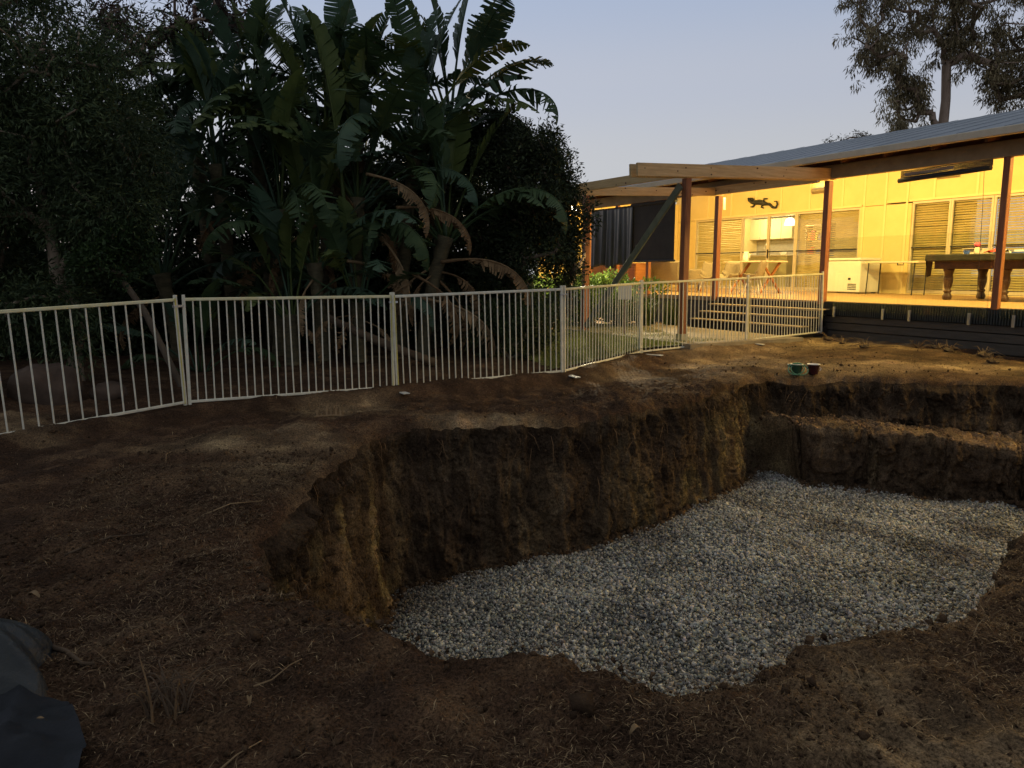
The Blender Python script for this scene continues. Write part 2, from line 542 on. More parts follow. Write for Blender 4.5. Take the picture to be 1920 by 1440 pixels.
F = np.stack([ii * NR + jj, (ii + 1) * NR + jj, (ii + 1) * NR + j2, ii * NR + j2], -1).reshape(-1, 4)
dry = sstep(-0.25, 0.75, fbm(GX * 0.55 + 3, GY * 0.9, 12, 4) + 0.75 * (sstep(10.2, 13.0, GY) * sstep(1.5, 4.5, GX) - 0.75))  # patchy dry dirt, plus verandah lamp spill painted in near the deck
dry_spill_tint = 1 + dry[..., None] * np.array([1.8, 2.35, 2.3])
dry_spill_tint *= (1 + 0.22 * fbm(GX * 2.3, GY * 2.3, 14, 3))[..., None]
ground = np_mesh('ground', V, F, M['soil'], smooth=False, colors=np.clip(dry_spill_tint, 0.4, 3.9).reshape(-1, 3))
ground['kind'] = 'structure'
rimz = GZ[0]

def floor_z(x, y):
    return np.interp(x, [-1.5, 0, 1.25, 2.4, 6], [-1.65, -1.38, -1.2, -1.08, -1.17])

# pit wall with the bench cut into its far side
MW = 96
t = np.linspace(0, 1, MW)
ang = np.degrees(np.arctan2(rim[:, 1] - CEN[1], rim[:, 0] - CEN[0]))
shelf = sstep(8, 14, ang) * (1 - sstep(70.0, 71.5, ang))
sh_z = np.interp(rim[:, 0], [3.2, 6.7], [-0.37, -0.56])
sh_w = np.interp(rim[:, 0], [3.2, 4.2, 6.7], [0.50, 0.80, 1.0])
fz = floor_z(rim[:, 0], rim[:, 1]) - 0.12
T = t[:, None]
ins0 = 0.20 * T ** 1.3
z0 = rimz[None] + (fz - rimz)[None] * T
c1, c2 = 0.36, 0.58
ins1 = np.where(T < c1, 0.12 * T / c1, np.where(T < c2, 0.12 + sh_w[None] * (T - c1) / (c2 - c1), 0.12 + sh_w[None] + 0.12 * (T - c2) / (1 - c2)))
z1 = np.where(T < c1, rimz[None] + (sh_z - rimz)[None] * T / c1,
              np.where(T < c2, sh_z[None] + 0.02 * np.sin((T - c1) / (c2 - c1) * 3.14), sh_z[None] + (fz - sh_z)[None] * (T - c2) / (1 - c2)))
ins = ins0 * (1 - shelf) + ins1 * shelf
zz = z0 * (1 - shelf) + z1 * shelf
onsh = shelf[None] * ((T > c1 - 0.01) & (T < c2 + 0.03))
arcp = np.broadcast_to(s_[None], ins.shape)
nz = fbm(arcp * 3.2, zz * 1.6, 1, 4) * 0.055 + np.abs(fbm(arcp * 11, zz * 4.5, 7, 3)) * 0.045 + fbm(arcp * 1.1, zz * 0.9, 11, 2) * 0.05
nz += 0.018 * np.sign(np.sin(arcp * 23 + 3 * fbm(arcp, zz, 3, 2))) * sstep(0.1, 0.5, fbm(arcp * 1.3, zz * 1.1, 21, 2))
wa = arcp + 0.12 * fbm(arcp * 5, zz * 5, 61, 2)
wz = zz + 0.10 * fbm(arcp * 4, zz * 4, 63, 2)
def cell(f, g, sd):
    return _hash(np.floor(wa * f).astype(np.int64), np.floor(wz * g + 0.37 * np.floor(wa * f)).astype(np.int64), np.full(wa.shape, sd, np.int64))
ch1, ch2, ch3 = cell(5.0, 2.6, 1), cell(11.0, 5.0, 2), cell(23.0, 9.0, 3)
rough_w = 0.45 + 0.55 * sstep(-0.3, 0.5, fbm(arcp * 0.6, zz * 0.6, 65, 2))
rough_w = rough_w * (0.45 + 0.55 * np.maximum(sstep(0.9, 1.9, rim[:, 0]) * (rim[:, 1] > 7), 1 - sstep(-1.45, -1.2, rim[:, 0])))[None]
nz = nz + rough_w * (0.085 * ch1 + 0.055 * ch2 + 0.022 * ch3 - 0.06)
env = sstep(0, 0.06, T)
ins = ins + nz * env * (1 - 0.5 * onsh) + rng.normal(0, 0.007, nz.shape) * env
zz = zz + onsh * env * (0.06 * np.abs(fbm(arcp * 7, ins * 9, 31, 3)) + 0.03 * fbm(arcp * 2, ins * 2, 33, 2))
WX = rim[:, 0][None] + inn[:, 0][None] * ins
WY = rim[:, 1][None] + inn[:, 1][None] * ins
V = np.stack([WX, WY, zz], -1).reshape(-1, 3)
ii, jj = np.meshgrid(np.arange(MW - 1), np.arange(NR), indexing='ij')
j2 = (jj + 1) % NR
F = np.stack([ii * NR + j2, (ii + 1) * NR + j2, (ii + 1) * NR + jj, ii * NR + jj], -1).reshape(-1, 4)
dpt = rimz[None] - zz
lay = 0.72 + 0.5 * sstep(0.18, 0.5, dpt + 0.12 * fbm(arcp * 2, zz * 0.5, 51, 2))
ozone = np.maximum(sstep(0.9, 1.9, rim[:, 0]) * (1 - sstep(3.0, 3.4, rim[:, 0])) * (rim[:, 1] > 7), (1 - sstep(-1.45, -1.2, rim[:, 0])))
och = sstep(-0.15, 0.55, fbm(arcp * 2.6, zz * 1.0, 53, 3)) * sstep(0.12, 0.4, dpt) * (0.12 + 0.88 * ozone[None])
wc = (lay * (0.72 + 0.28 * ch1 + 0.34 * ch2))[..., None] * (1 + och[..., None] * np.array([1.15, 1.42, 0.95]))
shelf_lit = onsh * (0.4 + 0.6 * sstep(-0.4, 0.4, fbm(arcp * 3, ins * 3, 55, 2)))  # bench top lightened: house light put into the soil colour
wc = wc * (1 + shelf_lit[..., None] * np.array([1.1, 1.1, 1.0]))
pit = np_mesh('excavation_wall', V, F, M['clay'], smooth=False, colors=np.clip(wc, 0.3, 3).reshape(-1, 3))
pit['kind'] = 'structure'
base = np.c_[WX[-1], WY[-1]]

# gravel bed under the loose stones
kk = np.linspace(1.03, 0.0, 40)
BX = CEN[0] + (base[:, 0] - CEN[0])[None, ::6] * kk[:, None]
BY = CEN[1] + (base[:, 1] - CEN[1])[None, ::6] * kk[:, None]
def gravel_z(x, y):
    return floor_z(x, y) + 0.035 * fbm(x * 1.3, y * 1.3, 2, 3)
BZ = gravel_z(BX, BY) - 0.012
nb = BX.shape[1]
ii, jj = np.meshgrid(np.arange(39), np.arange(nb), indexing='ij')
F = np.stack([ii * nb + jj, ii * nb + (jj + 1) % nb, (ii + 1) * nb + (jj + 1) % nb, (ii + 1) * nb + jj], -1).reshape(-1, 4)
gb = np_mesh('gravel_bed', np.stack([BX, BY, BZ], -1).reshape(-1, 3), F, M['gravel_bed'], smooth=True)
gb['kind'] = 'structure'

# loose gravel
def ico():
    p = (1 + 5 ** 0.5) / 2
    v = np.array([(-1, p, 0), (1, p, 0), (-1, -p, 0), (1, -p, 0), (0, -1, p), (0, 1, p), (0, -1, -p), (0, 1, -p), (p, 0, -1), (p, 0, 1), (-p, 0, -1), (-p, 0, 1)], float)
    v /= np.linalg.norm(v[0])
    f = np.array([(0, 11, 5), (0, 5, 1), (0, 1, 7), (0, 7, 10), (0, 10, 11), (1, 5, 9), (5, 11, 4), (11, 10, 2), (10, 7, 6), (7, 1, 8), (3, 9, 4), (3, 4, 2), (3, 2, 6), (3, 6, 8), (3, 8, 9), (4, 9, 5), (2, 4, 11), (6, 2, 10), (8, 6, 7), (9, 8, 1)])
    return v, f
IV, IF = ico()
OV = np.array([(1, 0, 0), (-1, 0, 0), (0, 1, 0), (0, -1, 0), (0, 0, 1), (0, 0, -1)], float)
OF = np.array([(0, 2, 4), (2, 1, 4), (1, 3, 4), (3, 0, 4), (2, 0, 5), (1, 2, 5), (3, 1, 5), (0, 3, 5)])
def inside(poly, x, y):
    c = np.zeros(len(x), bool)
    px, py = poly[:, 0], poly[:, 1]
    qx, qy = np.roll(px, 1), np.roll(py, 1)
    for a, b, c_, d in zip(px, py, qx, qy):
        m = ((b > y) != (d > y)) & (x < (c_ - a) * (y - b) / (d - b + 1e-12) + a)
        c ^= m
    return c
def lumps(pos, size, colors, name, mat, squash=0.75, jitter=0.3, tv=None, tf=None):
    n = len(pos)
    tv = IV if tv is None else tv
    tf = IF if tf is None else tf
    nv_ = len(tv)
    q = rng.normal(size=(n, 4))
    q /= np.linalg.norm(q, axis=1)[:, None]
    w, x, y, z = q.T
    Rm = np.stack([1 - 2 * (y * y + z * z), 2 * (x * y - z * w), 2 * (x * z + y * w), 2 * (x * y + z * w), 1 - 2 * (x * x + z * z), 2 * (y * z - x * w),
                   2 * (x * z - y * w), 2 * (y * z + x * w), 1 - 2 * (x * x + y * y)], -1).reshape(n, 3, 3)
    v = tv[None] * (1 + jitter * rng.uniform(-1, 1, (n, nv_, 1)))
    v = v + rng.normal(0, 0.18, (n, nv_, 3)) * (0 if nv_ == 12 else 1)
    v = v * np.stack([np.ones(n), rng.uniform(0.65, 1, n), np.full(n, squash)], -1)[:, None]
    v = np.einsum('nij,nkj->nki', Rm, v) * size[:, None, None] + pos[:, None]
    f = tf[None] + (np.arange(n) * nv_)[:, None, None]
    c = np.repeat(colors, nv_, 0) if colors is not None else None
    return np_mesh(name, v.reshape(-1, 3), f.reshape(-1, 3), mat, colors=c)

n0 = 165000
gx = rng.uniform(-1.8, 5.9, n0)
gy = rng.uniform(4.0, 10.6, n0)
bp = base[::12]
m = inside(CEN + (bp - CEN) * 1.005, gx, gy) & (np.abs(gx) < gy * 0.70 + 0.2)
gx, gy = gx[m], gy[m]
n1 = len(gx)
val = np.clip(rng.normal(0.34, 0.14, n1) + 0.10 * fbm(gx * 2, gy * 2, 3, 2), 0.09, 0.8)
tint = 1 + rng.normal(0, 0.045, (n1, 3)) * np.array([1, 0.5, 1.1])
cc = np.clip(val[:, None] * tint * np.array([1.0, 0.965, 0.86]), 0.03, 0.85)
rr_ = np.full(n1, 9.0)
for q in base[::20]:
    rr_ = np.minimum(rr_, np.hypot(gx - q[0], gy - q[1]))
dirty = np.clip(1 - rr_ / 0.30 + 0.5 * fbm(gx * 3, gy * 3, 71, 2), 0, 1) * (rng.uniform(size=n1) < 0.75) + np.clip(fbm(gx * 1.4, gy * 1.4, 73, 3) - 0.35, 0, 1) * 0.9
dirty = np.clip(dirty, 0, 1)[:, None]
cc = cc * (1 - 0.75 * dirty) + np.array([0.09, 0.058, 0.034]) * 0.75 * dirty
size = 0.0065 + rng.gamma(2.0, 0.0036, n1).clip(0, 0.022)
gravel = lumps(np.c_[gx, gy, gravel_z(gx, gy) + size * 0.35], size, cc, 'gravel', M['stone'], 0.8, 0.25, OV, OF)
tag(gravel, 'pale grey crushed gravel spread over the floor of the pit', 'gravel', kind='stuff')

# lawn and slab by the steps
def house_pt(x, y):
    p = HO + UX * x + UY * y
    return p
LAWN = np.array([(0.55, 10.95), (1.6, 12.2), (2.2, 13.0), (3.2, 13.65), (4.0, 14.15), (3.2, 14.9), (3.1, 17.2), (1.2, 19.5), (-1.0, 19.5), (-0.4, 14.0)])
lx, ly = np.meshgrid(np.linspace(-1.2, 4.2, 90), np.linspace(10.8, 19.6, 140), indexing='ij')
lm = inside(LAWN, lx.ravel(), ly.ravel()).reshape(lx.shape)
def lawn_z(x, y):
    return 0.315 + 0.012 * fbm(x * 2, y * 2, 1, 2) - 0.10 * (1 - sstep(10.9, 13.0, y))
lz = lawn_z(lx, ly)
ii, jj = np.meshgrid(np.arange(89), np.arange(139), indexing='ij')
q = np.stack([ii * 140 + jj, (ii + 1) * 140 + jj, (ii + 1) * 140 + jj + 1, ii * 140 + jj + 1], -1).reshape(-1, 4)
ok = lm.ravel()[q].any(1)
lawn = np_mesh('lawn', np.stack([lx, ly, lz], -1).reshape(-1, 3), q[ok], M['lawn'], smooth=True)
lawn['kind'] = 'structure'
n0 = 60000
gx = rng.uniform(-1.0, 4.0, n0)
gy = rng.uniform(11, 19.4, n0)
m = inside(LAWN, gx, gy)
gx, gy = gx[m], gy[m]
n1 = len(gx)
gzv = lawn_z(gx, gy)
h = rng.uniform(0.03, 0.075, n1)
a = rng.uniform(0, 6.28, n1)
b0 = np.c_[gx + 0.006 * np.cos(a), gy + 0.006 * np.sin(a), gzv]
b1 = np.c_[gx - 0.006 * np.cos(a), gy - 0.006 * np.sin(a), gzv]
tp = np.c_[gx + rng.normal(0, 0.025, n1), gy + rng.normal(0, 0.025, n1), gzv + h]
gc = np.array([0.15, 0.175, 0.042]) * rng.uniform(0.6, 1.4, (n1, 1)) + rng.uniform(0, 0.03, (n1, 1)) * np.array([1, 0.8, 0.2])
grass = np_mesh('lawn_grass', np.stack([b0, b1, tp], 1).reshape(-1, 3), np.arange(3 * n1).reshape(-1, 3), M['blade'], colors=np.repeat(gc, 3, 0))
tag(grass, 'short lawn grass growing behind the fence beside the concrete path', 'grass', kind='stuff')

HZ = R(28.4) - math.pi / 2          # rotation of the house frame
def hthing(name, label, cat, group=None, x=0.0, y=0.0, z=0.0):
    p = house_pt(x, y)
    return thing(name, label, cat, (p[0], p[1], z), HZ, group)

slab = MB().box(-4.3, 0.35, -3.95, -1.13, 0.05, 0.345).build('concrete_path', M['concrete'], bevel=0.01)
slab.location = (HO[0], HO[1], 0)
slab.rotation_euler = (0, 0, HZ)
slab['kind'] = 'structure'

# ================================================================== house
house = hthing('house', 'cream panelled house with a grey metal roof and a lit verandah', 'house')
WB = 6.0           # wall face
DZ = 1.0           # deck level
LO = (-10.84, -4.10, 3.37)
RO = (-2.55, 3.2, 3.40)
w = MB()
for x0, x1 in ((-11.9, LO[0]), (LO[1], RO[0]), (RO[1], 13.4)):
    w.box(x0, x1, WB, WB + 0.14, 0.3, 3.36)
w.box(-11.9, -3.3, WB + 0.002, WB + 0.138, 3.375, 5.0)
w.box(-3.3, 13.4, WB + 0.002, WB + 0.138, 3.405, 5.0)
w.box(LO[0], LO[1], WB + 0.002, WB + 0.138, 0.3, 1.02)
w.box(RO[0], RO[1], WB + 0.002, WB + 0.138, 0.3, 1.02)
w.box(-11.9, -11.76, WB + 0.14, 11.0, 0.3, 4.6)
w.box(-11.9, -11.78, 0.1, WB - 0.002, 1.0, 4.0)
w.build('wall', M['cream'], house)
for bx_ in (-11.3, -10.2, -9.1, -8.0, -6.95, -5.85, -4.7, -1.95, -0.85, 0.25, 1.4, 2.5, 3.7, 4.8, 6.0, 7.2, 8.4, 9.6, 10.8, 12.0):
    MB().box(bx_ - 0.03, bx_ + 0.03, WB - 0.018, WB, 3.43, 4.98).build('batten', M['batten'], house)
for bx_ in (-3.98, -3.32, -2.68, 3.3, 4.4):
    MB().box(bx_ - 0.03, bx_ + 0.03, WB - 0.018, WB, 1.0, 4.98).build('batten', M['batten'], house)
MB().box(LO[0] - 0.06, LO[1] + 0.06, WB - 0.03, WB + 0.0, LO[2] - 0.002, LO[2] + 0.058).build('head_trim', M['batten'], house)
MB().box(RO[0] - 0.06, RO[1] + 0.06, WB - 0.03, WB + 0.0, RO[2] - 0.002, RO[2] + 0.058).build('head_trim', M['batten'], house)

def door_panel(x0, x1, top, kind, yo=0.03):
    fw = 0.05
    f = MB()
    f.box(x0, x0 + fw, WB + yo, WB + yo + 0.05, 1.03, top)
    f.box(x1 - fw, x1, WB + yo, WB + yo + 0.05, 1.03, top)  # bench crumbs paled too, with the house light in their colour
    f.box(x0 + fw, x1 - fw, WB + yo + 0.002, WB + yo + 0.048, top - 0.06, top - 0.001)
    f.box(x0 + fw, x1 - fw, WB + yo + 0.002, WB + yo + 0.048, 1.031, 1.11)
    d = f.build('sliding_door', M['frame'], house)
    MB().box(x0 + fw, x1 - fw, WB + yo + 0.02, WB + yo + 0.026, 1.11, top - 0.06).build('glass_pane', M['glass'], d)
    MB().box(x0 + fw, x1 - fw, WB + yo - 0.012, WB + yo + 0.012, 2.19, 2.225).build('push_bar', M['black'], d)
    if kind == 'blind':
        s = MB()
        z = top - 0.08
        ri = np.random.default_rng(int(abs(x0) * 100))
        while z > 1.10:
            dz = ri.normal(0, 0.004)
            s.bar((x0 + 0.04, WB + 0.13, z + dz), (x1 - 0.04, WB + 0.13, z + ri.normal(0, 0.004)), 0.004, 0.062, up=(0, 0.66, 0.75))
            z -= 0.060
        so = s.build('blind_slats', M['blind'], d)
        so['kind'] = 'stuff'
        MB().box(x0 + 0.03, x1 - 0.03, WB + 0.105, WB + 0.155, top - 0.07, top - 0.01).build('head_rail', M['frame'], d)
    elif kind == 'handle':
        MB().box(x0 + 0.012, x0 + 0.038, WB + yo - 0.04, WB + yo - 0.001, 2.0, 2.28).build('door_handle', M['black'], d)
    return d
for i, (a_, b_, kd) in enumerate(((-10.84, -9.72, 'blind'), (-9.72, -8.58, 'blind'), (-8.58, -7.46, 'open'), (-7.46, -6.36, 'handle'), (-6.36, -5.22, 'blind'), (-5.22, -4.10, 'blind'))):
    door_panel(a_ + 0.004, b_ - 0.004, LO[2] - 0.004, kd, 0.03 if i % 2 else 0.032)
for i, (a_, b_, kd) in enumerate(((-2.55, -1.50, 'blind'), (-1.50, -0.45, 'blind'), (-0.45, 0.75, 'blind'), (0.75, 1.95, 'blind'), (1.95, 3.2, 'blind'))):
    door_panel(a_ + 0.004, b_ - 0.004, RO[2] - 0.004, kd, 0.03 if i % 2 else 0.032)
# roof: two slopes, gutter, fascia, ribs
RX0, RX1 = -11.9, 13.6
r = MB()
def slab_quad(mb, pts, th):
    P = np.array(pts, float)
    mb.add(np.vstack([P, P - np.array([0, 0, th])]), [(0, 1, 2, 3), (7, 6, 5, 4), (0, 4, 5, 1), (1, 5, 6, 2), (2, 6, 7, 3), (3, 7, 4, 0)])
slab_quad(r, [(RX0, -0.5, 3.80), (RX1, -0.5, 3.80), (RX1, 5.5, 5.17), (RX0, 5.5, 5.17)], 0.03)
slab_quad(r, [(RX0, 5.502, 5.169), (RX1, 5.502, 5.169), (RX1, 11.5, 3.80), (RX0, 11.5, 3.80)], 0.03)
roof = r.build('roof', M['roof'], house)
x = RX0 + 0.1
while x < RX1 - 0.1:
    MB().bar((x, -0.49, 3.812), (x, 5.48, 5.176), 0.03, 0.006).build('roof_rib', M['roof'], roof)
    x += 0.76
MB().box(RX0, RX1, -0.62, -0.505, 3.66, 3.785).build('gutter', M['gutter'], roof, bevel=0.012)
sf = MB()
slab_quad(sf, [(RX0 + 0.02, -0.49, 3.70), (RX1 - 0.02, -0.49, 3.70), (RX1 - 0.02, 0.02, 3.82), (RX0 + 0.02, 0.02, 3.82)], 0.02)
sf.build('eave_lining', M['eave'], roof)
cl = MB()
slab_quad(cl, [(RX0 + 0.02, 0.024, 3.80), (RX1 - 0.02, 0.024, 3.80), (RX1 - 0.02, 5.45, 5.03), (RX0 + 0.02, 5.45, 5.03)], 0.02)
slab_quad(cl, [(RX0 + 0.02, 5.452, 5.03), (RX1 - 0.02, 5.452, 5.03), (RX1 - 0.02, WB - 0.02, 4.97), (RX0 + 0.02, WB - 0.02, 4.97)], 0.02)
cl.build('verandah_ceiling', M['ceiling'], house)
x = -11.3
while x < 13.3:
    MB().bar((x, -0.45, 3.655), (x, -0.065, 3.742), 0.045, 0.09).build('rafter_tail', M['eave'], roof)
    x += 0.9
MB().box(-9.0, 13.4, -0.06, 0.06, 3.40, 3.66).build('verandah_beam', M['beam'], house, bevel=0.006)
for px_ in (-8.62, -7.25, -5.85, 3.22, 6.5, 9.8, 13.1):
    MB().box(px_ - 0.055, px_ + 0.055, -0.049, 0.049, DZ - 0.03, 3.40).build('verandah_post', M['hardwood'], house, bevel=0.006)

MB().box(-11.8, 13.4, 0.025, 0.055, 3.662, 3.79).build('eave_blocking', M['eave'], house)
# deck
deck = hthing('deck', 'raised timber verandah deck with dark skirting boards under the house roof', 'deck')
d = MB()
d.box(-12.0, 13.4, 0.0, WB - 0.001, 0.90, DZ)
d.build('platform', M['deck'], deck)
for i, (z0_, z1_) in enumerate(((0.585, 0.71), (0.43, 0.57), (0.24, 0.415))):
    MB().box(-0.16, 13.4, 0.02 + 0.012 * i, 0.05 + 0.012 * i, z0_, z1_).build('skirting_board', M['skirt'], deck, bevel=0.005)
MB().box(-0.16, 13.4, 0.085, 0.11, 0.2, 0.9).build('backing', M['riser'], deck)
MB().box(-12.0, -3.4, 0.03, 0.06, 0.2, 0.9).build('skirting_board', M['skirt'], deck)
s = MB()
x = -0.14
while x < 13.4:
    s.box(x, x + 0.026, -0.03, 0.018, 0.725, 0.985)
    x += 0.046
so = s.build('ribbed_edge_strip', M['mesh'], deck)
so['kind'] = 'stuff'

# steps
steps = hthing('timber_steps', 'four dark risers with pale timber treads climbing from the path to the deck', 'steps')
for i, zt in enumerate((0.845, 0.685, 0.52)):
    y1 = -0.28 * i
    MB().box(-3.2, -0.02, y1 - 0.28 - 0.02, y1 - 0.002, zt - 0.022, zt).build('tread', M['nosing'], steps, bevel=0.005)
    MB().box(-3.18, -0.04, y1 - 0.022, y1 - 0.004, zt + 0.001, zt + 0.12).build('riser', M['riser'], steps)
MB().box(-3.18, -0.04, -0.84, -0.82, 0.3, 0.484).build('riser', M['riser'], steps)
for xx in (-3.17, -0.07):
    MB().box(xx, xx + 0.04, -0.80, -0.03, 0.3, 0.48).build('stringer', M['riser'], steps)

# glass balustrade
bal = hthing('glass_balustrade', 'frameless glass balustrade along the deck edge between brown posts', 'balustrade')
for a_, b_ in ((-0.10, 1.50), (1.515, 3.12), (3.32, 4.9), (4.92, 6.4), (6.6, 8.15), (8.17, 9.7), (9.9, 11.4), (11.42, 13.0)):
    g = MB().box(a_, b_, -0.062, -0.050, 0.83, 2.24).build('glass_panel', M['balglass'], bal)
    for xx in (a_ + 0.22, b_ - 0.3):
        c = MB()
        c.box(xx, xx + 0.05, -0.085, -0.064, 0.70, 0.90)
        c.box(xx + 0.008, xx + 0.042, -0.095, -0.086, 0.72, 0.78)
        c.box(xx + 0.008, xx + 0.042, -0.095, -0.086, 0.82, 0.88)
        c.build('clamp', M['steel'], g)
    MB().box(b_ + 0.001, b_ + 0.009, -0.062, -0.050, 0.83, 2.24).build('edge_strip', M['balglass'], g)

# lamps on the verandah ceiling
WARM = (1.0, 0.69, 0.20)
LAMPM = emat('lampglow', (1.0, 0.70, 0.30), 6.0)
LAMP_POS = [(-8.2, 1.7), (-4.4, 1.7), (-0.9, 1.7), (2.3, 1.7), (5.4, 1.7), (8.6, 1.7), (11.8, 1.7)]
names = ['by the dark blinds', 'above the steps', 'above the deck corner', 'above the covered table', 'past the tall right-hand post', 'further along beyond the right edge', 'at the far end beyond the right edge']
for (lx_, ly_), nm in zip(LAMP_POS, names):
    cz = 3.80 + (ly_ - 0.024) * (5.03 - 3.80) / 5.426 - 0.02
    lt = hthing('ceiling_lamp', 'round ceiling lamp on the verandah ' + nm, 'ceiling lamp', 'verandah ceiling lamps', lx_, ly_, cz - 0.09)
    MB().lathe([(0.13, 0.05), (0.14, 0.06), (0.14, 0.085), (0.12, 0.10)], 24).build('lamp_base', M['white'], lt, True)
    MB().lathe([(0.001, -0.02), (0.07, -0.012), (0.115, 0.015), (0.125, 0.049)], 24).build('lamp_diffuser', LAMPM, lt, True)
    L = bpy.data.lights.new('lamp_light', 'POINT')
    L.energy = 520
    L.color = WARM
    L.shadow_soft_size = 0.10
    lo = bpy.data.objects.new('lamp_light', L)
    col.objects.link(lo)
    lo.parent = lt
    lo.location = (0, 0, -0.16)

# wall lamps (boxy up-lights)
for (wx, wz, lab) in ((-5.47, 3.93, 'above the blind door beside the corner post'), (-1.60, 3.97, 'above the doors behind the covered table')):
    wt = hthing('wall_lamp', 'cream wedge wall lamp ' + lab, 'wall lamp', 'wedge wall lamps', wx, WB - 0.019, wz)
    b = MB()
    b.add([(-0.3, 0, -0.08), (0.3, 0, -0.08), (0.3, 0, 0.08), (-0.3, 0, 0.08), (-0.22, -0.16, -0.02), (0.22, -0.16, -0.02), (0.22, -0.16, 0.05), (-0.22, -0.16, 0.05)],
          [(3, 2, 1, 0), (4, 5, 6, 7), (0, 1, 5, 4), (1, 2, 6, 5), (2, 3, 7, 6), (3, 0, 4, 7)])
    b.build('housing', M['beam'], wt, bevel=0.008)
    MB().box(-0.2, 0.2, -0.13, -0.03, 0.074, 0.082).build('tube_cover', emat('tubeglow', (1.0, 0.7, 0.3), 0.8), wt)
    L = bpy.data.lights.new('lamp_light', 'AREA')
    L.energy = 3
    L.color = WARM
    L.shape = 'RECTANGLE'
    L.size, L.size_y = 0.4, 0.1
    lo = bpy.data.objects.new('lamp_light', L)
    col.objects.link(lo)
    lo.parent = wt
    lo.location = (0, -0.08, 0.10)
    lo.rotation_euler = (R(180), 0, 0)

# flood light at the far end
ft = hthing('flood_light', 'bright white flood light on the end post above the hedge', 'flood light', None, -8.72, -0.42, 3.40)
ft.rotation_euler[2] += R(26)
MB().box(-0.10, 0.10, -0.12, -0.05, -0.07, 0.07).build('housing', M['black'], ft, bevel=0.01)
MB().tube([(0, -0.085, 0.06), (0, -0.085, 0.31)], 0.015, 6).build('bracket', M['black'], ft)
MB().box(-0.085, 0.085, -0.126, -0.1205, -0.055, 0.055).build('lens', emat('floodglow', (1.0, 0.93, 0.75), 60.0), ft)
L = bpy.data.lights.new('flood_beam', 'SPOT')
L.energy = 6200
L.color = (1.0, 0.87, 0.58)
L.spot_size = R(104)
L.spot_blend = 0.45
L.shadow_soft_size = 0.06
lo = bpy.data.objects.new('flood_beam', L)
col.objects.link(lo)
lo.parent = ft
lo.location = (0, -0.16, 0)
lo.rotation_euler = (R(-50), 0, 0)

# ------------------------------------------------------------------ pergola
perg = hthing('pergola', 'new open timber pergola frame over the concrete path', 'pergola')
for (x_, y_, z0_, z1_) in ((-0.25, -3.62, 0.37, 3.22), (-3.3, -3.70, 0.30, 3.17), (-3.3, 0.0, 0.92, 3.33), (-0.22, 0.0, 0.93, 3.37)):
    MB().box(x_ - 0.062, x_ + 0.062, y_ - 0.062, y_ + 0.062, z0_, z1_).build('post', M['hardwood'], perg, bevel=0.006)
def knots(par, pts, n, seed, face):
    ri = np.random.default_rng(seed)
    p, q_ = np.array(pts[0]), np.array(pts[1])
    for _ in range(n):
        u = ri.uniform(0.03, 0.97)
        c = p + (q_ - p) * u + np.array([0, 0, ri.uniform(-0.07, 0.07)])
        kx = MB()
        s0 = ri.uniform(0.008, 0.018)
        a_ = np.linspace(0, 6.28, 9)[:-1]
        al = (q_ - p) / np.linalg.norm(q_ - p)
        nrm = np.array(face, float)
        V1 = [c + nrm * 0.0015 + al * s0 * 1.5 * math.cos(t_) + np.array([0, 0, 1]) * s0 * math.sin(t_) for t_ in a_]
        kx.add(V1, [tuple(range(8))])
        kx.build('knot', M['knot'], par)
A0, A1 = (-0.345, 0.10, 3.50), (-0.345, -4.80, 3.295)
bA = MB().bar(A0, A1, 0.05, 0.22).build('beam', M['pine'], perg, bevel=0.004)
bA2 = MB().bar((-0.155, 0.10, 3.50), (-0.155, -4.80, 3.295), 0.05, 0.22).build('beam', M['pine'], perg, bevel=0.004)
knots(bA, ((-0.37, 0.1, 3.5), (-0.37, -4.8, 3.295)), 8, 1, (-1, 0, 0))
knots(bA2, ((-0.13, 0.1, 3.5), (-0.13, -4.8, 3.295)), 9, 5, (1, 0, 0))
bC = MB().bar((-3.3, 0.12, 3.43), (-3.3, -4.45, 3.235), 0.05, 0.18).build('beam', M['pine'], perg, bevel=0.004)
knots(bC, ((-3.275, 0.1, 3.42), (-3.275, -4.4, 3.24)), 6, 2, (1, 0, 0))
bB = MB().bar((-0.375, -3.66, 3.34), (-3.5, -3.76, 3.345), 0.05, 0.18).build('beam', M['pine'], perg, bevel=0.004)
knots(bB, ((-0.4, -3.688, 3.34), (-3.5, -3.788, 3.345)), 4, 3, (0, -1, 0))
bD = MB().bar((-0.375, -0.10, 3.44), (-3.5, -0.12, 3.44), 0.05, 0.19).build('beam', M['pine'], perg, bevel=0.004)
knots(bD, ((-0.4, -0.128, 3.44), (-3.5, -0.148, 3.44)), 5, 4, (0, -1, 0))
o = MB().bar((-0.30, -3.715, 3.10), (-3.12, -3.80, 0.42), 0.04, 0.14, up=(0, 0, 1)).build('diagonal_brace', M['treated'], perg, bevel=0.004)
o['label'] = 'grey-green treated diagonal brace'
g0 = house_pt(-3.2, -3.79)
lg = to_house(0.62, 14.35)
MB().bar((-3.21, -3.785, 1.95), (lg[0], lg[1], 0.32), 0.045, 0.09).build('prop_brace', M['greywood'], perg, bevel=0.004)
MB().box(-0.325, -0.175, -3.70, -3.545, 0.345, 0.47).build('post_bracket', M['steel'], perg)
MB().bar((-0.36, -0.1, 3.44), (-0.36, -0.16, 3.44), 0.04, 0.15).build('joist_hanger', M['steel'], perg)
MB().bar((-3.28, 0.155, 3.30), (-3.28, 0.165, 3.02), 0.07, 0.012, up=(1, 0, 0)).build('strap', M['steel'], perg)

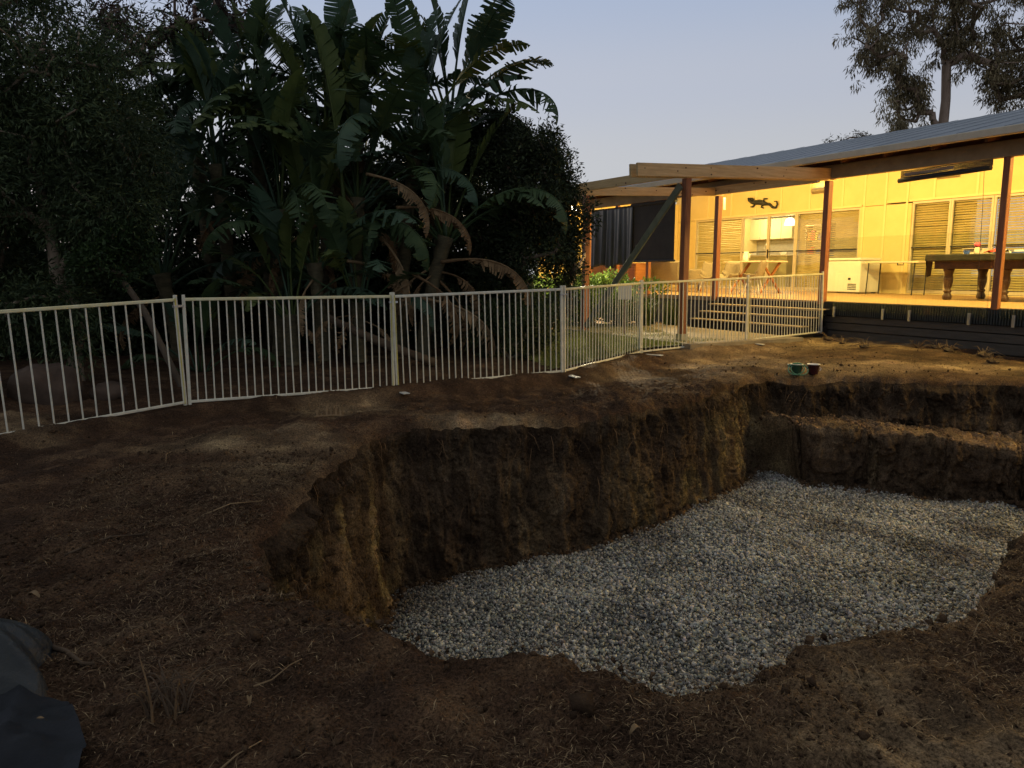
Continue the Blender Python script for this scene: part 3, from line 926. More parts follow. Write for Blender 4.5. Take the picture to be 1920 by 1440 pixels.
# ------------------------------------------------------------------ hanging blinds on the left of the verandah
bl = hthing('outdoor_blind', 'flat black mesh blind hung beside the verandah posts', 'outdoor blind', None, 0, 0, 0)
MB().box(-6.47, -4.72, -0.10, -0.09, 1.86, 3.30).build('screen', M['riser'], bl)
MB().tube([(-6.49, -0.095, 3.34), (-4.69, -0.095, 3.34)], 0.05, 10).build('roller', M['black'], bl)
MB().tube([(-6.49, -0.095, 1.86), (-4.69, -0.095, 1.86)], 0.028, 8).build('bottom_bar', M['black'], bl)
# draped sheeting
xs = np.linspace(-8.42, -6.40, 90)
zs = np.linspace(1.72, 3.34, 24)
X, Z = np.meshgrid(xs, zs, indexing='ij')
dr = (3.34 - Z) / 1.62
Y = -0.12 - (0.075 * np.sin(X * 15 + 1.5 * np.sin(X * 4.1)) + 0.04 * np.sin(X * 33)) * (0.25 + 0.75 * dr) * (0.6 + 0.4 * np.sin(X * 2.3) ** 2)
Z2 = Z + 0.05 * np.sin(X * 7) * dr
ii, jj = np.meshgrid(np.arange(89), np.arange(23), indexing='ij')
F = np.stack([ii * 24 + jj, (ii + 1) * 24 + jj, (ii + 1) * 24 + jj + 1, ii * 24 + jj + 1], -1).reshape(-1, 4)
do = np_mesh('draped_tarpaulin', np.stack([X, Y, Z2], -1).reshape(-1, 3), F, M['tarp'], smooth=True)
md = do.modifiers.new('thick', 'SOLIDIFY')
md.thickness = 0.004
do.location = (HO[0], HO[1], 0)
do.rotation_euler = (0, 0, HZ)
tag(do, 'black tarpaulin hanging in folds above the wooden cabinets', 'tarpaulin')

# rolled bamboo blind near the big post
rb = hthing('rolled_blind', 'rolled dark slatted blind hung crooked under the verandah beam', 'rolled blind')
b = MB()
for i in range(7):
    b.bar((1.42, -0.11, 3.36 - 0.018 * i), (3.04, -0.11, 3.385 - 0.016 * i), 0.012, 0.014)
o = b.build('hanging_slats', M['black'], rb)
o['kind'] = 'stuff'
MB().tube([(1.40, -0.13, 3.20), (1.8, -0.13, 3.215), (2.6, -0.13, 3.235), (3.03, -0.13, 3.25)], 0.042, 10).build('roll', M['black'], rb, True)
MB().bar((1.50, -0.125, 3.30), (2.4, -0.125, 3.325), 0.01, 0.05).build('pale_batten', M['greywood'], rb)
MB().tube([(2.9, -0.1, 3.25), (2.93, -0.1, 2.6), (2.95, -0.08, 1.2)], 0.004, 5).build('pull_cord', M['black'], rb)

# ------------------------------------------------------------------ lizard wall ornament
lz_ = hthing('lizard_ornament', 'dark metal lizard sculpture with curled tail on the wall above the doors', 'wall ornament', None, -7.7, WB - 0.05, 3.78)
b = MB()
bp_ = np.array([(-0.60, 0, 0.16), (-0.54, 0, 0.10), (-0.44, 0, 0.02), (-0.32, 0, -0.0), (-0.1, 0, 0.0), (0.08, 0, -0.05), (0.2, 0, -0.08)])
b.tube(bp_, [0.03, 0.065, 0.05, 0.075, 0.085, 0.075, 0.05], 10)
tl = np.array([(0.18, 0, -0.08), (0.32, 0, -0.10), (0.45, 0, -0.2), (0.58, 0, -0.22), (0.64, 0, -0.12), (0.60, 0, -0.03), (0.5, 0, -0.02)])
b.tube(tl, [0.05, 0.045, 0.04, 0.036, 0.03, 0.024, 0.014], 8)
b.build('body', M['black'], lz_, True)
for P_ in ([(-0.34, 0, 0.03), (-0.40, -0.02, 0.14), (-0.52, -0.01, 0.16)], [(-0.3, 0, -0.04), (-0.36, -0.02, -0.13), (-0.47, -0.01, -0.12)],
           [(0.06, 0, 0.0), (0.10, -0.02, 0.09), (0.22, -0.01, 0.08)], [(0.04, 0, -0.08), (0.0, -0.02, -0.17), (0.1, -0.01, -0.2)]):
    MB().tube(P_, [0.035, 0.028, 0.02], 7).build('leg', M['black'], lz_, True)

# ------------------------------------------------------------------ kitchen seen through the doors
kit = hthing('kitchen_room', 'lit kitchen room behind the glass sliding doors', 'room')
kit['kind'] = 'structure'
k_ = MB()
k_.box(-12.4, -3.4, 10.0, 10.1, 0.9, 3.72)
k_.box(-12.5, -12.4, 6.15, 10.1, 0.9, 3.72)
k_.box(-3.4, -3.3, 6.15, 10.1, 0.9, 3.72)
k_.build('wall', M['cream'], kit)
MB().box(-12.5, -3.3, 6.15, 10.1, 3.60, 3.70).build('ceiling', M['white'], kit)
MB().box(-12.5, -3.3, 6.145, 10.1, 0.88, 1.0).build('floor', M['nosing'], kit)
MB().box(-12.4, -9.6, 9.985, 9.998, 2.05, 2.75).build('splashback', M['splash'], kit)
uc = hthing('wall_cupboard', 'row of cream wall cupboards above the kitchen sink', 'cupboard')
MB().box(-12.3, -9.7, 9.62, 9.98, 2.78, 3.55).build('carcass', M['cabinet'], uc)
for i in range(5):
    MB().box(-12.29 + 0.52 * i, -12.29 + 0.52 * i + 0.505, 9.595, 9.618, 2.79, 3.54).build('cupboard_door', M['cabinet'], uc, bevel=0.004)
ib = hthing('kitchen_bench', 'pale kitchen bench with sink facing the glass doors', 'kitchen bench')
MB().box(-10.9, -8.30, 7.85, 8.55, 1.0, 2.10).build('carcass', M['bench'], ib)
MB().box(-10.95, -8.25, 7.80, 8.60, 2.102, 2.15).build('benchtop', M['offwhite'], ib, bevel=0.005)
fc = hthing('kitchen_tap', 'white gooseneck tap over the kitchen sink', 'tap', None, -9.45, 8.2, 2.15)
MB().tube([(0.0, 0, 0), (0, 0, 0.25), (-0.03, 0, 0.34), (-0.12, 0, 0.38), (-0.2, 0, 0.33), (-0.22, 0, 0.22)], 0.022, 8).build('spout', M['steel'], fc, True)
MB().tube([(0, 0, 0.06), (0.0, -0.07, 0.09)], 0.012, 6).build('lever', M['steel'], fc)
for (kx, w_, h_, mm, lab, nm) in ((-10.05, 0.22, 0.14, 'splash', 'dark dish rack beside the sink', 'dish_rack'), (-8.75, 0.22, 0.12, 'white', 'white bowl standing at the bench end', 'bowl')):
    kt = hthing(nm, lab, nm.split('_')[-1], None, kx, 8.15, 2.152)
    if nm == 'bowl':
        MB().lathe([(0.05, 0), (0.07, 0.01), (0.13, 0.09), (0.14, 0.12), (0.128, 0.115), (0.06, 0.03), (0.001, 0.025)], 18).build('bowl_shell', M[mm], kt, True)
    else:
        for i in range(6):
            MB().tube([(-w_ / 2 + i * w_ / 5, -0.1, 0), (-w_ / 2 + i * w_ / 5, 0, h_), (-w_ / 2 + i * w_ / 5, 0.1, 0)], 0.01, 5).build('wire', M['steel'], kt)
        MB().box(-w_ / 2 - 0.02, w_ / 2 + 0.02, -0.12, 0.12, 0.001, 0.018).build('tray', M[mm], kt)
pd = hthing('pendant_lamp', 'glowing white pendant lamp hanging over the kitchen bench', 'pendant lamp', None, -8.2, 7.8, 3.12)
MB().lathe([(0.19, 0.0), (0.185, 0.06), (0.13, 0.22), (0.05, 0.26), (0.04, 0.26), (0.12, 0.2), (0.17, 0.06), (0.18, 0.0)], 24).build('lamp_shade', emat('pendglow', (1.0, 0.86, 0.55), 3.0), pd, True)
MB().tube([(0, 0, 0.26), (0, 0, 0.478)], 0.006, 6).build('cord', M['black'], pd)
L = bpy.data.lights.new('pendant_light', 'POINT')
L.energy = 110
L.color = (1.0, 0.78, 0.40)
L.shadow_soft_size = 0.08
lo = bpy.data.objects.new('pendant_light', L)
col.objects.link(lo)
lo.parent = pd
lo.location = (0, 0, -0.08)
kc = hthing('kitchen_ceiling_lamp', 'flat square lamp on the kitchen ceiling above the sink', 'ceiling lamp', None, -10.6, 8.6, 3.55)
MB().box(-0.15, 0.15, -0.15, 0.15, 0.0, 0.05).build('lamp_diffuser', LAMPM, kc)
L = bpy.data.lights.new('kitchen_light', 'POINT')
L.energy = 120
L.color = (1.0, 0.80, 0.42)
L.shadow_soft_size = 0.15
lo = bpy.data.objects.new('kitchen_light', L)
col.objects.link(lo)
lo.parent = kc
lo.location = (0, 0, -0.2)
bs = hthing('open_shelf', 'tall open shelf of bright packets beside the kitchen bench', 'shelf', None, -7.6, 8.6, 1.0)
for z_ in (0.0, 0.55, 1.1, 1.6, 2.1):
    MB().box(-0.45, 0.45, -0.15, 0.15, z_, z_ + 0.03).build('shelf_board', M['bench'], bs)
for x_ in (-0.48, 0.451):
    MB().box(x_, x_ + 0.029, -0.15, 0.15, 0, 2.15).build('side_panel', M['bench'], bs)
ri = np.random.default_rng(3)
for z_ in (1.13, 1.63):
    xx = -0.42
    cols = ['orange', 'red', 'yell', 'blue', 'offwhite', 'greenp']
    ci = 0
    while xx < 0.3:
        ww = ri.uniform(0.07, 0.15)
        hh_ = ri.uniform(0.18, 0.36)
        cn = cols[ci % 6]
        side = 'upper' if z_ > 1.5 else 'middle'
        ow = {'orange': 'orange', 'red': 'red', 'yell': 'yellow', 'blue': 'blue', 'offwhite': 'cream', 'greenp': 'green'}[cn]
        pk = hthing('food_packet', f'{ow} packet on the {side} board of the kitchen shelf', 'packet', 'packets on the kitchen shelf', -7.6 + xx + ww / 2, 8.55, 1.0 + z_)
        pb = MB()
        pb.box(-ww / 2, ww / 2, -0.05, 0.05, 0.001, hh_ * 0.85)
        pb.build('carton', M[cn], pk, bevel=0.004)
        MB().bar((-ww / 2, 0, hh_ * 0.85 + 0.012), (ww / 2, 0, hh_ * 0.85 + 0.012), 0.03, 0.024).build('folded_top', M[cn], pk)
        xx += ww + 0.03
        ci += 1

# ------------------------------------------------------------------ things on the deck
fz_ = hthing('chest_freezer', 'white chest freezer against the cream wall with a vent grille', 'freezer', None, -3.83, 5.35, DZ)
MB().box(-0.62, 0.66, -0.40, 0.40, 0.03, 0.86).build('body', M['white'], fz_, bevel=0.02)
MB().box(-0.63, 0.67, -0.41, 0.41, 0.875, 0.95).build('lid', M['white'], fz_, bevel=0.02)
for i in range(6):
    for j in range(4):
        MB().box(0.30 + 0.045 * i, 0.332 + 0.045 * i, -0.408, -0.401, 0.10 + 0.045 * j, 0.125 + 0.045 * j).build('vent_slot', M['black'], fz_)
MB().box(0.30, 0.38, -0.408, -0.401, 0.36, 0.42).build('control_panel', M['black'], fz_)
for i, (px_, pz_, sz) in enumerate(((-0.52, 0.66, 0.10), (-0.38, 0.70, 0.09), (-0.5, 0.48, 0.08), (-0.22, 0.66, 0.07))):
    MB().box(px_, px_ + sz, -0.407, -0.402, pz_, pz_ + sz * 1.1).build('paper_note', M['white'], fz_)
for x_ in (-0.55, 0.55):
    for y_ in (-0.33, 0.33):
        MB().box(x_ - 0.04, x_ + 0.04, y_ - 0.04, y_ + 0.04, 0.0, 0.029).build('foot', M['black'], fz_)

tt = hthing('trestle_table', 'narrow white folding trestle table between the freezer and covered table', 'table', None, -2.25, 5.2, DZ)
MB().box(-0.75, 0.75, -0.30, 0.30, 0.80, 0.845).build('tabletop', M['offwhite'], tt, bevel=0.008)
for x_ in (-0.68, 0.62):
    for y_ in (-0.24, 0.24):
        MB().tube([(x_, y_, 0.80), (x_ - 0.01, y_, 0.55), (x_ - 0.03, y_ * 1.05, 0.0)], 0.016, 7).build('leg', M['black'], tt)
MB().tube([(0.2, -0.31, 0.80), (0.2, -0.32, 0.75), (0.36, -0.32, 0.75), (0.36, -0.31, 0.80)], 0.012, 6).build('carry_handle', M['black'], tt)

pt = hthing('billiard_table', 'large billiard table with dark cover and turned wooden legs', 'billiard table', None, 1.80, 3.35, DZ)
MB().box(-1.55, 1.55, -0.85, 0.85, 0.80, 0.94).build('cover', M['cloth'], pt, bevel=0.02)
MB().box(-1.40, 1.40, -0.72, 0.72, 0.64, 0.80).build('apron', M['table_wood'], pt)
prof = [(0.085, 0), (0.11, 0.02), (0.12, 0.07), (0.085, 0.13), (0.075, 0.15), (0.10, 0.17), (0.10, 0.20), (0.07, 0.22), (0.09, 0.27), (0.115, 0.36), (0.12, 0.44), (0.10, 0.52), (0.11, 0.54), (0.11, 0.57), (0.13, 0.60), (0.14, 0.64)]
for x_ in (-1.15, 0.0, 1.15):
    for y_ in (-0.6, 0.6):
        MB().lathe([(r_a * 0.78, z_a) for r_a, z_a in prof], 18, (x_, y_, 0)).build('leg', M['table_wood'], pt, True)
o = MB()
o.add([(-1.552, -0.80, 0.82), (-1.552, -0.55, 0.82), (-1.556, -0.58, 0.50), (-1.556, -0.72, 0.46)], [(0, 1, 2, 3), (3, 2, 1, 0)])
o.build('cover_flap', M['cloth'], pt)
TT = DZ + 0.94
def clutter(name, label, cat, x_, y_, parts):
    t_ = hthing(name, label, cat, 'clutter on the covered table', 1.80 + x_, 3.35 + y_, TT + 0.001)
    for nm, mb, mt in parts:
        mb.build(nm, M[mt], t_, True if 'bottle' in nm or 'cap' in nm else False)
clutter('cardboard_box', 'small pale carton at the end of the covered table', 'box', -1.05, 0.1, [('carton', MB().box(-0.2, 0.2, -0.1, 0.1, 0, 0.13), 'offwhite'), ('lid_flap', MB().box(-0.2, 0.2, -0.16, -0.101, 0.12, 0.13), 'offwhite')])
clutter('spray_bottle', 'clear bottle with pink cap on the covered table', 'bottle', -0.72, -0.4, [('bottle_body', MB().lathe([(0.05, 0), (0.055, 0.02), (0.05, 0.12), (0.03, 0.15)], 14), 'offwhite'), ('bottle_cap', MB().lathe([(0.055, 0.151), (0.06, 0.2), (0.04, 0.24)], 14), 'pink')])
clutter('plastic_tub', 'small blue tub beside the pink capped bottle', 'tub', -0.9, -0.45, [('tub_wall', MB().lathe([(0.05, 0), (0.065, 0.08), (0.06, 0.08), (0.045, 0.01), (0.001, 0.01)], 14), 'blue')])
for dx, nm, mt in ((-0.42, 'red', 'red'), (-0.20, 'white', 'white')):
    v_, f_ = [], []
    ri = np.random.default_rng(int(dx * -100))
    gx_, gy_ = np.meshgrid(np.linspace(-0.17, 0.17, 12), np.linspace(-0.12, 0.12, 9), indexing='ij')
    gz_ = 0.012 + 0.08 * np.clip(fbm(gx_ * 9 + dx, gy_ * 9, 2, 3), 0, 1) + 0.03 * (1 - (gx_ / 0.17) ** 2)
    V_ = np.stack([gx_, gy_, gz_], -1).reshape(-1, 3)
    F_ = [(i * 9 + j, (i + 1) * 9 + j, (i + 1) * 9 + j + 1, i * 9 + j + 1) for i in range(11) for j in range(8)]
    clutter('crumpled_cloth', f'crumpled {nm} cloth lying on the covered table', 'cloth', dx, -0.35, [('cloth_sheet', MB().add(V_, F_), mt)])
clutter('paper_pad', 'white paper pad on a blue folder on the covered table', 'paper', 0.22, -0.3, [('folder', MB().box(-0.24, 0.24, -0.14, 0.14, 0, 0.035), 'blue'), ('pad', MB().box(-0.2, 0.16, -0.12, 0.12, 0.036, 0.075), 'white')])
clutter('carry_bag', 'yellow bag with black straps behind the tall post', 'bag', 1.05, -0.2, [('bag_body', MB().add([(-0.2, -0.1, 0), (0.2, -0.1, 0), (0.2, 0.1, 0), (-0.2, 0.1, 0), (-0.12, -0.03, 0.24), (0.12, -0.03, 0.24), (0.12, 0.03, 0.24), (-0.12, 0.03, 0.24)], [(0, 3, 2, 1), (4, 5, 6, 7), (0, 1, 5, 4), (1, 2, 6, 5), (2, 3, 7, 6), (3, 0, 4, 7)]), 'yell'), ('strap', MB().tube([(-0.1, 0, 0.24), (-0.08, 0, 0.38), (0.06, 0, 0.42), (0.1, 0, 0.24)], 0.014, 6), 'black')])
clutter('red_tray', 'shallow red tray at the end of the covered table', 'tray', 0.72, -0.45, [('tray_base', MB().box(-0.2, 0.2, -0.1, 0.1, 0, 0.02), 'red'), ('tray_rim', MB().box(-0.21, 0.21, -0.115, -0.101, 0, 0.04), 'red')])

# left end of the deck: cabinets, couch, dining table, chairs
def cabinet(x_, y_, lab):
    c = hthing('wooden_cabinet', lab, 'cabinet', 'low wooden cabinets', x_, y_, DZ)
    MB().box(-0.60, 0.60, -0.25, 0.25, 0.04, 0.80).build('carcass', M['cabwood'], c, bevel=0.008)
    for i in range(2):
        dd = MB().box(-0.585 + 0.59 * i, -0.015 + 0.6 * i, -0.27, -0.252, 0.10, 0.74).build('cabinet_door', M['cabwood'], c, bevel=0.006)
        MB().box(-0.06 + 0.09 * i, -0.03 + 0.09 * i, -0.285, -0.271, 0.40, 0.46).build('knob', M['black'], dd)
    MB().box(-0.62, 0.62, -0.27, 0.27, 0.802, 0.83).build('top', M['cabwood'], c, bevel=0.006)
    MB().box(-0.56, 0.56, -0.22, 0.22, 0.0, 0.039).build('plinth', M['black'], c)
cabinet(-9.9, 1.6, 'brown wooden cabinet under the draped tarpaulin nearest the flood light')
cabinet(-8.62, 1.5, 'brown wooden cabinet with two doors next to the wicker couch')
co = hthing('wicker_couch', 'pale wicker couch with a folded cushion below the black blind', 'couch', None, -8.0, 2.6, DZ)
MB().box(-1.0, 1.0, -0.4, 0.35, 0.22, 0.42).build('seat', M['wicker'], co, bevel=0.04)
MB().box(-1.0, 1.0, -0.58, -0.42, 0.20, 0.90).build('backrest', M['wicker'], co, bevel=0.05)
for x_ in (-1.16, 1.02):
    MB().box(x_, x_ + 0.14, -0.55, 0.35, 0.20, 0.66).build('armrest', M['wicker'], co, bevel=0.04)
MB().box(-0.30, 0.55, -0.66, -0.36, 0.905, 1.02).build('cushion', M['cushion'], co, bevel=0.04)
for x_ in (-0.95, 0.95):
    for y_ in (-0.48, 0.28):
        MB().box(x_ - 0.04, x_ + 0.04, y_ - 0.04, y_ + 0.04, 0, 0.199).build('leg', M['cabwood'], co)
dt = hthing('dining_table', 'small white dining table with crossed timber legs on the deck', 'table', None, -5.1, 3.1, DZ)
MB().box(-0.75, 0.75, -0.45, 0.45, 0.83, 0.87).build('tabletop', M['offwhite'], dt, bevel=0.008)
for x_ in (-0.55, 0.55):
    MB().bar((x_, -0.36, 0.0), (x_, 0.36, 0.83), 0.06, 0.05).build('leg', M['cabwood'], dt)
    MB().bar((x_ + 0.051, 0.36, 0.0), (x_ + 0.051, -0.36, 0.83), 0.05, 0.05).build('leg', M['cabwood'], dt)
def shell_chair(x_, y_, rz, lab):
    c = hthing('wicker_chair', lab, 'chair', 'white wicker shell chairs', x_, y_, DZ)
    c.rotation_euler[2] += rz
    c.scale = (0.86, 0.86, 0.86)
    nu, nv = 14, 12
    V_ = []
    for i in range(nu):
        u = i / (nu - 1)
        for j in range(nv):
            v = (j / (nv - 1) - 0.5) * 2
            if u < 0.45:
                y0_, z0_ = -0.26 + 0.48 * u / 0.45, 0.46 - 0.05 * math.sin(u / 0.45 * 3.14) * 0.6
            else:
                uu = (u - 0.45) / 0.55
                y0_, z0_ = 0.22 + 0.16 * uu, 0.46 + 0.50 * uu
            wv = 0.27 + 0.05 * math.sin(u * 3.14)
            V_.append((v * wv, y0_ - 0.12 * abs(v) ** 2 * (1 if u > 0.45 else 0), z0_ + 0.16 * abs(v) ** 3 * (1 if u < 0.6 else 0.3)))
    F_ = [(i * nv + j, (i + 1) * nv + j, (i + 1) * nv + j + 1, i * nv + j + 1) for i in range(nu - 1) for j in range(nv - 1)]
    s_o = MB().add(V_, F_).build('shell', M['wicker'], c, True)
    md_ = s_o.modifiers.new('thick', 'SOLIDIFY')
    md_.thickness = 0.025
    for sx in (-1, 1):
        for sy in (-1, 1):
            MB().tube([(sx * 0.16, sy * 0.14, 0.44), (sx * 0.26, sy * 0.24, 0.0)], [0.018, 0.014], 7).build('leg', M['white'], c)
    MB().tube([(-0.21, -0.19, 0.2), (0.21, 0.19, 0.2)], 0.008, 5).build('crossbar', M['white'], c)
shell_chair(-3.95, 1.9, R(-60), 'white wicker chair nearest the top of the steps')
shell_chair(-4.7, 1.75, R(10), 'white wicker chair half hidden behind the pergola post')
shell_chair(-5.7, 2.0, R(30), 'white wicker chair beside the short brown post')
for (x_, y_, mt, lab) in ((-5.35, 3.0, 'white', 'white jug on the small dining table'),):
    j_ = hthing('jug', lab, 'jug', None, x_, y_, DZ + 0.871)
    MB().lathe([(0.06, 0), (0.08, 0.02), (0.085, 0.14), (0.06, 0.22), (0.07, 0.26), (0.06, 0.26), (0.05, 0.22), (0.07, 0.03), (0.001, 0.02)], 16).build('jug_body', M[mt], j_, True)
    MB().tube([(0.08, 0, 0.2), (0.14, 0, 0.18), (0.14, 0, 0.1), (0.085, 0, 0.07)], 0.012, 6).build('handle', M[mt], j_, True)

# ================================================================== fence
def bar_mesh():
    return MB().tube([(0, 0, 0.045), (0, 0, 1.165)], 0.0085, 6).mesh('bar')
BARM = bar_mesh()
FL = ['leftmost pool fence panel running out of frame past the boulders', 'pool fence panel in front of the strelitzia trunks', 'pool fence panel in front of the dark bushy tree',
      'narrow looking fence panel across the lawn', 'fence panel crossed by the pergola post', 'last fence panel fixed to the corner post of the deck']
ends = [(-5.97, 5.62, -0.03), (-3.66, 8.55, 0.105), (-1.49, 9.72, 0.10), (0.73, 10.80, 0.165), (2.17, 12.95, 0.215), (4.36, 14.25, 0.29), (6.22, 15.42, 0.36)]
leans = [0.0, -0.02, 0.012, 0.0, 0.015, -0.01]
for i in range(6):
    p, q_ = np.array(ends[i]), np.array(ends[i + 1])
    dv = q_ - p
    Ln = np.linalg.norm(dv) - 0.05
    dv = dv / np.linalg.norm(dv)
    fo = thing('pool_fence_panel', FL[i], 'fence panel', p + dv * 0.025, 0, 'temporary pool fence panels')
    fo.rotation_mode = 'XYZ'
    fo.rotation_euler = (leans[i], -math.asin(dv[2]), math.atan2(dv[1], dv[0]))
    MB().box(0, Ln, -0.014, 0.014, 1.165, 1.20).build('top_rail', M['yellowed'] if i != 2 else M['galv'], fo, bevel=0.006)
    MB().box(0, Ln, -0.012, 0.012, 0.02, 0.05).build('bottom_rail', M['galv'], fo, bevel=0.005)
    for e, xx in enumerate((0.0, Ln)):
        MB().box(xx - 0.017, xx + 0.017, -0.017, 0.017, 0.0, 1.235).build('end_post', M['galv'], fo, bevel=0.004)
        if (i, e) in ((0, 1), (1, 1), (2, 0), (5, 0)):
            MB().box(xx - 0.008 + (0.010 if e == 0 else -0.010), xx + 0.008 + (0.010 if e == 0 else -0.010), -0.021, -0.0175, 0.02, 1.20).build('yellow_edge', M['yellow'], fo)
    nbars = 26
    ri = np.random.default_rng(i)
    for b_ in range(nbars):
        bo = link('bar', BARM, M['galv'], fo)
        bo.location = (Ln * (b_ + 1) / (nbars + 1), 0, 0)
        bo.rotation_euler = (ri.normal(0, 0.004), ri.normal(0, 0.005), 0)
    if i < 5:
        MB().box(Ln - 0.03, Ln + 0.08, -0.022, 0.022, 1.10, 1.125).build('clamp', M['steel'], fo)
    if i in (1, 2, 3, 4):
        MB().box(Ln - 0.02, Ln + 0.07, -0.40, 0.22, -0.012, 0.0).build('foot_plate', M['foot'], fo, bevel=0.003)

# white board hanging behind the fence
sg = thing('white_board', 'plain white board propped in the garden behind the fence', 'board', (2.24, 15.3, 0.98), R(-10))
MB().box(-0.13, 0.13, -0.008, 0.008, 0.06, 0.34).build('face', M['white'], sg, bevel=0.003)
MB().box(-0.02, 0.02, 0.009, 0.03, -0.72, 0.2).build('stake', M['greywood'], sg)

# ================================================================== vegetation
def leaf_cloud(cent, n, spread, L, Wd, droop, colA, colB, seed, flat=0.0, size_j=0.35, shade=None):
    "many small leaf blades round given centres"
    r_ = np.random.default_rng(seed)
    idx = r_.integers(0, len(cent), n)
    sp = np.broadcast_to(np.asarray(spread, float), (len(cent),))[idx]
    off_ = r_.normal(size=(n, 3))
    off_ *= (sp * r_.uniform(0.25, 1.0, n) / (np.linalg.norm(off_, axis=1) + 1e-9))[:, None]
    p = cent[idx] + off_
    d = off_ / (np.linalg.norm(off_, axis=1)[:, None] + 1e-9) * 0.8 + r_.normal(size=(n, 3)) * 0.6
    d[:, 2] -= droop
    d[:, 2] *= (1 - flat)
    d /= np.linalg.norm(d, axis=1)[:, None]
    s = np.cross(d, r_.normal(size=(n, 3)))
    s /= np.linalg.norm(s, axis=1)[:, None] + 1e-9
    nn = np.cross(s, d)
    l_ = L * (1 + size_j * r_.uniform(-1, 1, n))[:, None]
    w_ = Wd * (1 + size_j * r_.uniform(-1, 1, n))[:, None]
    v = np.stack([p, p + d * l_ * 0.45 + s * w_ / 2 + nn * l_ * 0.05, p + d * l_ - nn * l_ * 0.06, p + d * l_ * 0.45 - s * w_ / 2 + nn * l_ * 0.05], 1)
    t_ = r_.uniform(0, 1, (n, 1)) ** 1.3
    ct = r_.uniform(0.65, 1.35, (len(cent), 1))[idx]
    c = (np.array(colA) * (1 - t_) + np.array(colB) * t_) * ct
    return v.reshape(-1, 3), np.arange(4 * n).reshape(-1, 4), np.repeat(c, 4, 0)

def grow(base, targets, r0, seed, step=0.25, sag=0.0, wob=0.05, rmin=0.006, expo=0.42, trunk=None):
    "branch skeleton reaching all targets; returns tapered frustums"
    r_ = np.random.default_rng(seed)
    pos = [np.array(base, float)] if trunk is None else [np.array(t_, float) for t_ in trunk]
    par = [-1] + list(range(len(pos) - 1))
    tip = []
    order = np.argsort(np.linalg.norm(targets - pos[-1 if trunk is None else len(pos) // 2], axis=1))
    for ti in order:
        tg_ = targets[ti]
        P = np.array(pos)
        dd = np.linalg.norm(P - tg_, axis=1) + 0.6 * np.clip(P[:, 2] - tg_[2] + 0.1, 0, None)
        j = int(np.argmin(dd))
        L_ = np.linalg.norm(P[j] - tg_)
        k_n = max(1, int(L_ / step))
        last = j
        for s in range(1, k_n + 1):
            u = s / k_n
            q = P[j] * (1 - u) + tg_ * u + np.array([0, 0, 1]) * (0.18 * L_ * math.sin(u * 3.14159) - sag * u * u)
            if s < k_n:
                q = q + r_.normal(0, wob, 3) * min(1, L_)
            pos.append(q)
            par.append(last)
            last = len(pos) - 1
        tip.append(last)
    n = len(pos)
    cnt = np.zeros(n)
    for t_ in tip:
        cnt[t_] += 1
    for i in range(n - 1, 0, -1):
        cnt[par[i]] += cnt[i]
    cnt = np.maximum(cnt, 0.5)
    rad_ = np.maximum(rmin, r0 * (cnt / cnt[0]) ** expo)
    ns = 6
    a_ = np.linspace(0, 2 * np.pi, ns, endpoint=False)
    P = np.array(pos)
    ci = np.arange(1, n)
    pi_ = np.array(par[1:])
    d = P[ci] - P[pi_]
    d /= np.linalg.norm(d, axis=1)[:, None] + 1e-9
    ref = np.where(np.abs(d[:, 2:3]) > 0.9, np.array([[1.0, 0, 0]]), np.array([[0, 0, 1.0]]))
    s = np.cross(d, ref)
    s /= np.linalg.norm(s, axis=1)[:, None] + 1e-9
    t_ = np.cross(s, d)
    ring = np.cos(a_)[None, :, None] * s[:, None] + np.sin(a_)[None, :, None] * t_[:, None]
    r_par = np.minimum(rad_[pi_], rad_[ci] * 1.35)
    v0 = P[pi_][:, None] + ring * r_par[:, None, None]
    v1 = P[ci][:, None] + ring * rad_[ci][:, None, None]
    V_ = np.concatenate([v0, v1], 1).reshape(-1, 3)
    b_ = (np.arange(n - 1) * 2 * ns)[:, None]
    k_ = np.arange(ns)[None]
    F_ = np.stack([b_ + k_, b_ + (k_ + 1) % ns, b_ + ns + (k_ + 1) % ns, b_ + ns + k_], -1).reshape(-1, 4)
    return V_, F_

def ellipsoid_pts(c, r_, n, seed, shell=0.45, hole=0.0):
    g = np.random.default_rng(seed)
    v = g.normal(size=(n * 3, 3))
    v /= np.linalg.norm(v, axis=1)[:, None]
    v *= (g.uniform(shell, 1.0, len(v)) ** 0.6)[:, None]
    p = np.array(c) + v * np.array(r_)
    if hole:
        m_ = fbm(p[:, 0] * 1.1 + seed, p[:, 1] * 1.1, p[:, 2] * 1.1, 2) > hole
        p = p[m_]
    return p[:n]

def tree(name, label, cat, base, cents, r0, bark, n, spread, L, Wd, droop, cA, cB, seed, group=None, sag=0.0, trunk=None, wob=0.05, rmin=0.006, lim=None, expo=0.42, step=0.25, lm='leaf'):
    t_ = thing(name, label, cat, base, 0, group)
    b_ = np.array(base)
    tg_ = cents if lim is None else cents[:lim]
    V_, F_ = grow(base, tg_, r0, seed, sag=sag, wob=wob, rmin=rmin, trunk=trunk, expo=expo, step=step)
    np_mesh('trunk', V_ - b_, F_, bark, t_, smooth=True)
    V_, F_, C_ = leaf_cloud(cents, n, spread, L, Wd, droop, cA, cB, seed + 1)
    V_[:, 2] = np.maximum(V_[:, 2], 0.12)
    np_mesh('crown', V_ - b_, F_, M[lm], t_, colors=C_)
    return t_

